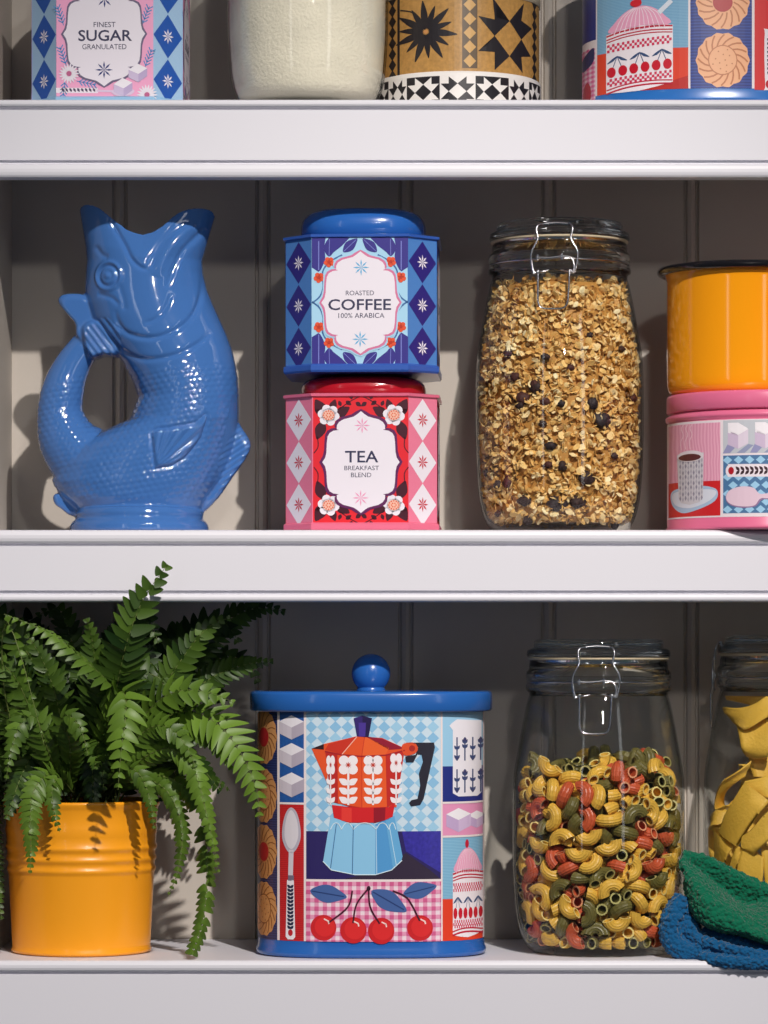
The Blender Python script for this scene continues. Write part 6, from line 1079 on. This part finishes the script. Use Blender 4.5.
# ---- wide ribbon pasta: each folded ribbon is one object
def ribbons():
    M_ = paint((232, 186, 72), .5, bump=.25, bscale=420, var=.06, vscale=60); cx = wx(790, R_Y); sg = 1.06
    def ribbon(P, wd, roll, label, twist=0.0):
        """P: points px, py, depth offset in u towards the viewer of the jar axis (negative = nearer); roll: tilt of the ribbon's width in the picture plane"""
        pts = spline([(wx(p[0], R_Y+p[2])-cx, p[2], wz(p[1], R_Y+p[2])-ZB-.3) for p in P], 7)
        rings = []; N = len(pts)
        for i, q in enumerate(pts):
            t = Vector(pts[min(i+1, N-1)])-Vector(pts[max(i-1, 0)]); t.normalize()
            a = roll+twist*i/(N-1); wv = Vector((math.cos(a), .25*math.sin(a*2), math.sin(a))); wv = (wv-t*wv.dot(t)).normalized(); nn = t.cross(wv)
            ring = []
            for k in range(9):
                s_ = (k/8-.5)*wd; ring.append(Vector(q)+wv*s_+nn*(.7+.5*math.sin(k*1.3+i*.3)))
            for k in range(8, -1, -1):
                s_ = (k/8-.5)*wd; ring.append(Vector(q)+wv*s_+nn*(-.7+.5*math.sin(k*1.3+i*.3)))
            R2 = []
            for v in ring:
                z = min(max(v.z, 9.5), 262); lim = inner_r(z/1.05)*sg-1.4; r = math.hypot(v.x, v.y)
                if r > lim: v.x *= lim/r; v.y *= lim/r
                v.z = z; R2.append(tuple(v))
            rings.append(R2)
        mb = MB(); mb.loft(rings, M_, True, True, True)
        tag(mb.build('pasta_ribbon', loc=(cx, R_Y, ZB+.3)), label, 'pasta', 'ribbon pasta in the right jar')
    def ruled(A_, B_, label):
        """a ribbon between its two long edges, given in the enlarged photo of the jar"""
        def P3(p): 
            d = p[2]; px, py = 690+p[0]/4.09, 630+p[1]/4.09
            return (wx(px, R_Y+d)-cx, d, wz(py, R_Y+d)-ZB-.3)
        ea, eb = spline([P3(p) for p in A_], 7), spline([P3(p) for p in B_], 7); N = len(ea); rings = []
        for i in range(N):
            t = Vector(ea[min(i+1, N-1)])+Vector(eb[min(i+1, N-1)])-Vector(ea[max(i-1, 0)])-Vector(eb[max(i-1, 0)])
            w_ = Vector(eb[i])-Vector(ea[i]); nn = t.cross(w_).normalized() if t.length*w_.length else Vector((0, -1, 0)); ring = []
            for sgn, ks in ((1, range(9)), (-1, range(8, -1, -1))):
                for k in ks:
                    v = Vector(ea[i])+w_*(k/8)+nn*(sgn*.75+.7*math.sin(k*.8+i*.25))
                    v.z = min(max(v.z, 9.5), 262); lim = inner_r(v.z/1.05)*sg-1.2; r = math.hypot(v.x, v.y)
                    if r > lim: v.x *= lim/r; v.y *= lim/r
                    ring.append(tuple(v))
            rings.append(ring)
        mb = MB(); mb.loft(rings, M_, True, True, True)
        tag(mb.build('pasta_ribbon', loc=(cx, R_Y, ZB+.3)), label, 'pasta', 'ribbon pasta in the right jar')
    ruled([(140,235,-8),(210,228,-20),(290,218,-28),(380,205,-30)], [(150,285,0),(215,300,-15),(300,320,-25),(390,330,-28)], 'pasta ribbon lying level under the jar neck')
    ruled([(128,316,-14),(205,318,-42),(270,300,-56),(330,262,-62),(420,230,-60)], [(150,345,-14),(190,392,-42),(235,405,-58),(325,352,-68),(430,310,-64)], 'pasta ribbon bending down below the topmost one in the jar')
    ruled([(192,390,-40),(204,440,-50),(213,490,-54),(235,520,-46),(250,500,-30)], [(330,330,-58),(335,420,-66),(330,490,-68),(310,525,-60),(300,500,-40)], 'pasta ribbon folded under itself high in the jar')
    ruled([(250,535,-50),(190,580,-50),(125,625,-42),(95,680,-32),(100,735,-28),(150,720,-40)], [(225,600,-44),(190,620,-42),(150,660,-30),(140,700,-16),(150,730,-12),(180,700,-26)], 'curling pasta ribbon with a dark hollow at the left of the jar')
    ruled([(222,622,-66),(160,690,-62),(105,760,-52),(78,830,-42)], [(325,700,-76),(275,760,-76),(225,830,-70),(188,888,-62)], 'broad pasta ribbon slanting down to the left across the jar middle')
    ruled([(225,618,-58),(300,600,-66),(360,570,-66)], [(262,668,-62),(325,690,-72),(400,690,-70)], 'short pasta ribbon wedged behind the slanting one')
    ruled([(345,720,-80),(290,765,-80),(235,820,-78),(188,850,-72),(215,890,-64),(270,905,-62)], [(390,800,-78),(345,840,-78),(300,880,-76),(262,918,-68),(270,925,-60),(300,930,-56)], 'pasta ribbon looping low at the right of the jar')
    ruled([(76,820,-26),(80,880,-28),(85,960,-26)], [(185,880,-50),(150,930,-48),(130,1000,-46)], 'pasta ribbon low at the left edge of the jar')
    ruled([(195,882,-58),(165,930,-56),(140,980,-54)], [(225,900,-60),(190,960,-60),(170,1010,-58)], 'narrow pasta ribbon below the broad slanting one')
    ruled([(215,885,-62),(195,960,-60),(180,1040,-58)], [(300,930,-68),(300,1000,-68),(290,1060,-66)], 'pasta ribbon standing upright above the green cloth')
    ruled([(290,900,-66),(300,970,-66),(310,1060,-64)], [(420,900,-64),(420,980,-64),(420,1060,-62)], 'pasta ribbon upright at the lower right of the jar')
    ruled([(255,430,-34),(240,520,-38),(260,600,-44)], [(420,430,-50),(420,520,-52),(420,600,-54)], 'flat pasta ribbon behind the upper folds in the jar')
    rn = random.Random(3)
    for i, (px, py, dp) in enumerate(((735,900,0),(790,820,10),(840,800,-10),(810,730,-5),(800,860,35),(795,780,25),(835,880,-20),(760,790,15),(745,850,12))):
        P = [(px+rn.uniform(-35, 35), py+rn.uniform(-30, 30), dp+rn.uniform(-14, 22)) for _ in range(4)]
        ribbon(P, rn.uniform(26, 34), rn.uniform(0, PI), 'folded pasta ribbon half hidden among the others in the jar', rn.uniform(-.6, .6))
ribbons()

# ================================================================ THE POTTED FERN
def fern():
    px0, Y0 = 81.5, 98.0; cx = wx(px0, Y0)
    root = thing('potted_fern', (cx, Y0, ZB+.3), 'bushy green fern in a ribbed yellow metal pot at the left of the lowest shelf', 'plant')
    PT = paint((250, 164, 30), .33, coat=.25, bump=.02, bscale=200)
    k = kk(Y0); ht = (650-803)*kk(Y0-70)-ZB; rt, rb = 76.5*k, 68.5*k
    rr = lambda z: rb+(rt-rb)*(z/ht)
    prof = [(.5,.4),(rb-3,.4),(rb-1,0),(rb+1.3,1.5),(rb+1.5,3.5),(rb+.4,5.5),(rr(9),9)]
    def zc(py): return (650-py)*kk(Y0-70)-ZB
    for py in (872.5, 861.5, 850): 
        z = zc(py); prof += [(rr(z-5.3),z-5.3),(rr(z-3.6)+.1,z-3.6),(rr(z-1.8)+1.2,z-1.8),(rr(z)+1.6,z),(rr(z+1.8)+1.2,z+1.8),(rr(z+3.6)+.1,z+3.6)]
    prof += [(rr(zc(838)),zc(838)),(rr(zc(832))+.9,zc(832)),(rr(zc(828)),zc(828)),(rr(ht-9),ht-9),(rr(ht-6)+1,ht-6),(rt+2.2,ht-3),(rt+2.6,ht-1),(rt+1.4,ht+.4),(rt-.8,ht-.6),(rt-2,ht-8),(rb-1,6),(.5,5)]
    mb = MB(); mb.lathe(prof, PT, 96); mb.build('pot', root)
    mb = MB(); mb.lathe([(.5,ht-16),(40,ht-15),(rt-4,ht-20),(rt-8,ht-40)], paint((44, 32, 24), .95, bump=1.0, bscale=120), 48); mb.build('soil', root)
    def leafmat(c1, c2, nm):
        m = bpy.data.materials.new(nm); m.use_nodes = True; nt = m.node_tree; b = nt.nodes['Principled BSDF']
        b.inputs['Roughness'].default_value = .42; b.inputs['Specular IOR Level'].default_value = .35
        at = nt.nodes.new('ShaderNodeAttribute'); at.attribute_name = 'tone'; mx = nt.nodes.new('ShaderNodeMix'); mx.data_type = 'RGBA'
        mx.inputs[6].default_value = rgb(c1); mx.inputs[7].default_value = rgb(c2)
        nt.links.new(at.outputs['Fac'], mx.inputs[0]); nt.links.new(mx.outputs[2], b.inputs['Base Color'])
        tl = nt.nodes.new('ShaderNodeBsdfTranslucent'); nt.links.new(mx.outputs[2], tl.inputs['Color'])
        ms = nt.nodes.new('ShaderNodeMixShader'); ms.inputs[0].default_value = .22
        out = nt.nodes['Material Output']; nt.links.new(b.outputs[0], ms.inputs[1]); nt.links.new(tl.outputs[0], ms.inputs[2]); nt.links.new(ms.outputs[0], out.inputs['Surface'])
        return m
    GR = leafmat((20, 48, 20), (112, 146, 50), 'fern_green'); ST = paint((98, 112, 52), .6)  # shaded to lit green; each frond's tone paints in how light falls
    under = 48-4.0       # underside of the middle shelf's face board
    def legal(v):
        """keep leaves clear of the shelf above, the boarding, the side panel and the shelf below"""
        X_, Y_, Z_ = v.x+cx, v.y+Y0, v.z+ZB+.3
        Y_ = min(Y_, 243); X_ = max(X_, XL+3)
        if Z_ > under-2 and Y_ > -9:
            if Y_ < 9: Y_ = -9.5-(9-Y_)*.02
            else: Z_ = min(Z_, 90 if Y_ > 20 else under-3)
        if Z_ > 44 and Y_ > 9: Z_ = min(Z_, 88)
        if Y_ > 9 and Y_ < 22: Z_ = min(Z_, 44)
        if Z_ < ZB+1.5:
            if Y_ > -9: Z_ = ZB+1.5
        return Vector((X_-cx, Y_-Y0, Z_-ZB-.3))
    def frond(P, wd, np_, seed, tone, face=(0, -1, .35), curl=0.0, ragged=0.0, tipw=.12, first=.12, fat=1.0):
        rn = random.Random(seed); path = [Vector(p) for p in P]
        path = [Vector(q) for q in spline(path, 12)]
        L_ = [0]
        for i in range(1, len(path)): L_.append(L_[-1]+(path[i]-path[i-1]).length)
        tot = L_[-1]
        def at(s_):
            d = s_*tot
            i = min(max(1, int(np.searchsorted(L_, d))), len(path)-1)
            f = (d-L_[i-1])/max(1e-6, L_[i]-L_[i-1]); p = path[i-1].lerp(path[i], f)
            return p, (path[min(i+1, len(path)-1)]-path[max(i-2, 0)]).normalized()
        mb = MB(); tones = []
        pts = [legal(at(s_)[0]) for s_ in np.linspace(0, 1, 22)]
        mb.tube(pts, [1.1*(1-.75*i/21) for i in range(22)], ST, 5); tones += [.5]*len(mb.v)
        fc = Vector(face)
        for i in range(np_):
            s_ = first+(1-first)*(i+.5)/np_
            p, t = at(s_)
            sd = t.cross(fc)
            if sd.length < .05: sd = t.orthogonal()
            sd.normalize(); up = sd.cross(t).normalized()
            env = wd*(min(1, (s_-first+.05)/.22)**.6)*(1-max(0, (s_-.45)/.55)**1.7*(1-tipw))
            for q in (1, -1):
                if ragged and rn.random() < ragged: continue
                ln = env*rn.uniform(.86, 1.08); sw = tot/np_*(1-first)*rn.uniform(.50, .62)+.4
                sw = min(sw, ln*.36+.6)*fat
                dr = (sd*q+t*(.22+.35*s_)).normalized(); cw = (t-dr*t.dot(dr)).normalized()
                nrm = dr.cross(cw)*(1 if q > 0 else -1)
                if nrm.dot(up) < 0: nrm = -nrm
                bend = rn.uniform(-.05, .3)+curl; tl = rn.gauss(0, .18)
                V = []
                prof_ = ((0,.7),(.1,1.05),(.3,.98),(.5,.84),(.7,.64),(.87,.38),(.96,.17),(1.0,.03))
                for (f, w_) in prof_:
                    c_ = p+dr*(ln*f)-nrm*(bend*ln*f*f)+t*(ln*.10*f*f); z_ = nrm*(sw*w_*.22)
                    ww = cw*(sw*w_)+nrm*(tl*sw*w_)
                    V += [legal(c_-ww+z_), legal(c_), legal(c_+ww+z_)]
                F = []
                for j in range(len(prof_)-1):
                    a = j*3; F += [(a, a+1, a+4, a+3), (a+1, a+2, a+5, a+4)]
                mb.add(V, F, GR, True); tn = min(1, max(0, tone+rn.gauss(0, .1)+.15*(s_-.5))); tones += [tn]*len(V)
        o = mb.build('frond', root); a = o.data.attributes.new('tone', 'FLOAT', 'POINT'); a.data.foreach_set('value', tones)
        return o
    def W(px, py, Y): return (wx(px, Y)-cx, Y-Y0, wz(py, Y)-ZB-.3)
    HERO = [
        # path (photo x, photo y, depth), half width, pinna pairs, tone, face, extras
        ([(96,795,90),(108,730,40),(118,680,-6),(128,638,-30),(142,602,-38),(156,580,-42),(168,564,-44)], 32, 22, .2, (.25,-1,.2), dict(ragged=.1, tipw=.2)),
        ([(92,795,85),(104,730,40),(112,690,0),(86,662,-25),(52,634,-38),(24,622,-42),(4,614,-44)], 20, 22, .55, (0,-.6,1), dict(curl=.5)),
        ([(30,795,70),(6,700,10),(2,640,-20),(8,622,-34),(22,660,-40),(34,705,-42),(44,745,-40)], 9, 26, .6, (0,-1,.2), dict(ragged=.45)),
        ([(92,795,80),(104,740,30),(116,700,-8),(124,692,-22),(126,712,-42),(121,752,-54),(118,790,-54)], 29, 17, .8, (0,-1,.5), dict(curl=.15, fat=.8)),
        ([(104,795,85),(140,740,50),(180,712,20),(215,722,2),(240,752,-8),(255,785,-12),(260,818,-12)], 34, 20, .86, (.1,-1,.6), dict(curl=.05, fat=.74)),
        ([(104,795,80),(130,735,40),(160,700,10),(186,690,-6),(214,694,-12),(236,704,-14)], 28, 15, .6, (0,-1,.5), dict(fat=.85)),
        ([(100,795,70),(140,760,20),(172,748,0),(194,770,-14),(206,812,-20),(214,848,-22),(219,874,-22)], 15, 24, .8, (.2,-1,.1), dict(curl=.3)),
        ([(104,795,75),(150,775,30),(188,790,8),(204,830,4),(207,876,2),(203,920,0),(192,954,-2)], 12, 30, .62, (.1,-1,.1), dict(curl=.7, ragged=.15, tipw=.7)),
        ([(104,795,75),(145,780,30),(170,795,10),(182,830,6),(178,870,6),(168,896,6)], 12, 22, .55, (0,-1,0), dict(curl=.4)),
        ([(70,795,70),(50,775,15),(34,790,-4),(30,820,-12),(31,850,-14),(30,874,-14)], 15, 20, .66, (0,-1,.2), dict(curl=.2)),
        ([(74,795,70),(60,778,15),(52,790,-2),(54,812,-8),(60,832,-10)], 13, 14, .5, (0,-1,.2), dict(curl=.3)),
        ([(50,795,110),(0,770,90),(-14,820,70),(-6,870,62),(2,920,58)], 18, 26, .3, (0,-1,0), {}),
        ([(108,795,110),(150,715,105),(190,655,100),(232,618,95),(262,608,92),(286,612,90)], 30, 26, .22, (.1,-1,.4), dict(ragged=.1)),
        ([(108,795,110),(160,720,100),(205,682,92),(240,666,88),(274,661,86)], 24, 24, .24, (.1,-1,.4), {}),
        ([(108,795,95),(140,730,60),(168,680,40),(196,640,34),(216,622,32),(232,618,32)], 26, 20, .26, (.2,-1,.3), {}),
        ([(60,795,80),(24,735,40),(-4,700,20),(-30,690,10)], 26, 18, .35, (0,-1,.5), {}),
        ([(60,795,80),(34,720,30),(14,676,4),(-10,660,-10),(-36,670,-16)], 24, 18, .4, (0,-1,.5), {}),
        ([(64,795,70),(46,745,10),(36,718,-8),(22,722,-22),(12,748,-30),(6,780,-32)], 18, 18, .5, (0,-1,.4), dict(curl=.2)),
        ([(70,795,70),(70,745,10),(62,722,-10),(70,716,-24),(82,732,-32),(88,756,-34)], 16, 16, .5, (0,-1,.4), dict(curl=.2)),
        ([(100,795,75),(130,748,25),(150,728,4),(170,728,-8),(186,746,-14),(196,768,-16)], 20, 18, .55, (0,-1,.4), dict(curl=.1)),
        ([(104,795,80),(150,745,40),(186,728,16),(214,742,6),(232,770,0)], 22, 20, .6, (.1,-1,.5), {}),
        ([(80,795,85),(92,730,50),(96,680,30),(92,640,16),(86,618,8)], 24, 20, .3, (0,-1,.1), {}),
        ([(76,795,85),(64,735,50),(54,690,34),(40,655,26),(26,634,22)], 22, 20, .3, (0,-1,.2), {}),
        ([(110,795,70),(126,770,20),(140,775,2),(150,800,-6),(154,830,-8)], 13, 16, .5, (0,-1,.2), dict(curl=.3)),
    ]
    for i, (P, wd, n_, tn, fc, kw) in enumerate(HERO): frond([W(*p) for p in P], wd, int(n_*1.3), 100+i, tn, fc, **kw)
    rn = random.Random(33)
    for i in range(40):          # dense growth at the back, coloured darker for the shade under the shelf
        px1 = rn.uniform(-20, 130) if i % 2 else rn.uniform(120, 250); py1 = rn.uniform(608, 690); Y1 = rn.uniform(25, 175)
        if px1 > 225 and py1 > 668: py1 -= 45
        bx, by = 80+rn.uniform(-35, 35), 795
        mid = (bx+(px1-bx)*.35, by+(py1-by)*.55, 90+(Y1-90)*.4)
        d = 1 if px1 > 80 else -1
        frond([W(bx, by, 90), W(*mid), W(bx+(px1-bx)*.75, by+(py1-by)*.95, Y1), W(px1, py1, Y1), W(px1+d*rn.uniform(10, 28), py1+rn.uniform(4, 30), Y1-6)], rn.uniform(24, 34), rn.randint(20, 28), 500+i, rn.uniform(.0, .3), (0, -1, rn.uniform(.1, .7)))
    rn = random.Random(21)
    for i in range(34):
        a = rn.uniform(0, 2*PI); ln = rn.uniform(.7, 1.1); el = rn.uniform(.35, 1.3)
        r1 = 55*ln*math.cos(el)+28; r2 = 120*ln*math.cos(el)+45; h = 150*ln*math.sin(el); dp = rn.uniform(25, 95)
        c_, s_ = math.cos(a), math.sin(a)*.75
        b = Vector((rn.uniform(-40, 40), rn.uniform(-40, 40), ht-12))
        P = [b, b+Vector((c_*r1*.35, s_*r1*.35, h*.55)), b+Vector((c_*r1, s_*r1, h)), b+Vector((c_*(r1+r2)/2, s_*(r1+r2)/2, h-dp*.3)), b+Vector((c_*r2, s_*r2, h-dp))]
        P = [Vector((max(-150, min(150, p.x)), max(-118, min(140, p.y)), min(p.z, 340))) for p in P]
        if P[-1].x > 120 and i % 3: continue
        frond(P, rn.uniform(17, 27), rn.randint(20, 28), 300+i, rn.uniform(.05, .42), (0, -.8, .8), curl=rn.uniform(0, .3))
fern()

# ================================================================ THE CROCHETED CLOTHS
def knit(c, nm):
    m = bpy.data.materials.new(nm); m.use_nodes = True; nt = m.node_tree; b = nt.nodes['Principled BSDF']
    b.inputs['Base Color'].default_value = rgb(c); b.inputs['Roughness'].default_value = .95; b.inputs['Specular IOR Level'].default_value = .15
    b.inputs['Sheen Weight'].default_value = .15
    tc = nt.nodes.new('ShaderNodeTexCoord'); vo = nt.nodes.new('ShaderNodeTexVoronoi'); vo.inputs['Scale'].default_value = 330
    nz = nt.nodes.new('ShaderNodeTexNoise'); nz.inputs['Scale'].default_value = 900
    bp = nt.nodes.new('ShaderNodeBump'); bp.invert = True; bp.inputs['Strength'].default_value = 1.0; bp.inputs['Distance'].default_value = .0022
    b2 = nt.nodes.new('ShaderNodeBump'); b2.inputs['Strength'].default_value = .5; b2.inputs['Distance'].default_value = .001
    nt.links.new(tc.outputs['Object'], vo.inputs['Vector']); nt.links.new(tc.outputs['Object'], nz.inputs['Vector'])
    nt.links.new(vo.outputs['Distance'], bp.inputs['Height']); nt.links.new(nz.outputs['Fac'], b2.inputs['Height'])
    nt.links.new(bp.outputs['Normal'], b2.inputs['Normal']); nt.links.new(b2.outputs['Normal'], b.inputs['Normal'])
    return m
def stitches(o, seed):
    """raise the yarn loops: small domes packed over the surface"""
    me = o.data; n = len(me.vertices); co = np.empty(n*3); no = np.empty(n*3)
    me.vertices.foreach_get('co', co); me.vertices.foreach_get('normal', no); co = co.reshape(-1, 3)/S; no = no.reshape(-1, 3)
    from mathutils import noise
    d = np.array([noise.voronoi(Vector(p)/4.6+Vector((seed, 0, 0)))[0][0] for p in co])
    d = np.clip(.75-d, 0, .75)*3.4
    co = (co+no*d[:,None])*S
    me.vertices.foreach_set('co', co.reshape(-1)); me.update()
def cloth_green():
    M_ = knit((6, 102, 74), 'green_yarn'); mb = MB()
    ST = [(684,[(852,48),(853,44),(860,38),(866,30),(872,30),(880,34),(890,40)]),
          (692,[(853,51),(855,45),(866,44),(873,26),(885,14),(908,14),(914,34)]),
          (704,[(856,53),(859,46),(874,47),(879,24),(896,0),(922,0),(924,34)]),
          (720,[(863,55),(868,46),(888,49),(890,28),(906,-4),(929,-6),(931,34)]),
          (738,[(872,55),(879,46),(899,50),(905,34),(912,-2),(932,-10),(935,34)]),
          (754,[(879,55),(887,46),(903,51),(905,44),(920,2),(937,-12),(940,34)]),
          (770,[(886,55),(893,46),(902,51),(902,45),(924,4),(943,-12),(945,34)]),
          (790,[(890,55),(896,46),(906,51),(912,45),(928,4),(946,-12),(948,34)]),
          (815,[(900,55),(906,47),(920,50),(922,45),(932,8),(949,-8),(950,34)]),
          (836,[(930,55),(932,50),(936,47),(938,44),(944,14),(951,4),(952,34)])]
    cxx, cyy = wx(740, 40), 40.0
    def row(st):
        x, P = st; P = [(P[0][0]+24, P[0][1]+3)]+P
        return spline([(wx(x, d)-cxx, d-cyy, max(wz(y, d)-ZB, 3.5)) for y, d in P], 9)
    rows = [row(s_) for s_ in ST]; rows = [list(r) for r in zip(*[spline(list(c), 7) for c in zip(*rows)])]
    mb.loft([[tuple(p) for p in r] for r in rows], M_, False)
    o = mb.build('crochet_cloth', loc=(cxx, cyy, ZB))
    md = o.modifiers.new('thick', 'SOLIDIFY'); md.thickness = 7*S; md.offset = -1
    md = o.modifiers.new('fuse', 'REMESH'); md.mode = 'VOXEL'; md.voxel_size = 1.2*S; md.use_smooth_shade = True
    md = o.modifiers.new('soft', 'SMOOTH'); md.iterations = 4
    mod_apply(o); stitches(o, 5)
    if not o.data.materials: o.data.materials.append(M_)
    tag(o, 'green crocheted dishcloth bunched on top of the blue one beside the macaroni jar', 'cloth', 'crocheted dishcloths')
cloth_green()
def cloth_blue():
    M_ = knit((16, 86, 134), 'blue_yarn'); mb = MB(); cxx, cyy = wx(720, 30), 30.0
    def Pt(px, py, d): return (wx(px, d)-cxx, d-cyy, wz(py, d)-ZB)
    def roll(P, n=8):
        q = spline([Pt(*p[:3])+(p[3],) for p in P], n); mb.tube([v[:3] for v in q], [v[3] for v in q], M_, 20)
    roll([(685,899,34,11),(674,920,28,13),(672,938,22,11),(682,950,16,10),(704,954,12,9),(735,957,6,8),(770,959,4,8),(805,960,8,8),(830,958,20,7)])
    roll([(690,920,32,10),(690,929,26,11),(697,939,18,8),(710,944,6,6),(732,950,-2,5.5),(755,954,-4,5),(780,956,-2,5),(815,956,8,5)])
    roll([(700,958,4,6.5),(725,961.5,-6,6),(752,963,-8,6),(785,963,-7,6),(815,960,4,6)])
    roll([(690,950,42,8),(740,955,44,5),(820,955,44,5)])
    roll([(704,932,24,7),(728,939,16,7),(750,945,12,6),(780,950,8,5),(820,952,8,5)])
    roll([(694,938,30,9),(725,949,24,7),(760,954,24,5),(820,956,26,5)])
    o = mb.build('crochet_cloth', loc=(cxx, cyy, ZB))
    md = o.modifiers.new('fuse', 'REMESH'); md.mode = 'VOXEL'; md.voxel_size = 1.2*S; md.use_smooth_shade = True
    md = o.modifiers.new('soft', 'SMOOTH'); md.iterations = 5
    mod_apply(o)
    stitches(o, 9)
    n = len(o.data.vertices); co = np.empty(n*3); o.data.vertices.foreach_get('co', co); co = co.reshape(-1, 3)
    u = (co[:,1]/S+cyy > -6); co[u,2] = np.maximum(co[u,2], .4*S); o.data.vertices.foreach_set('co', co.reshape(-1)); o.data.update()
    tag(o, 'blue crocheted dishcloth rolled under the green one at the shelf edge', 'cloth', 'crocheted dishcloths')
cloth_blue()
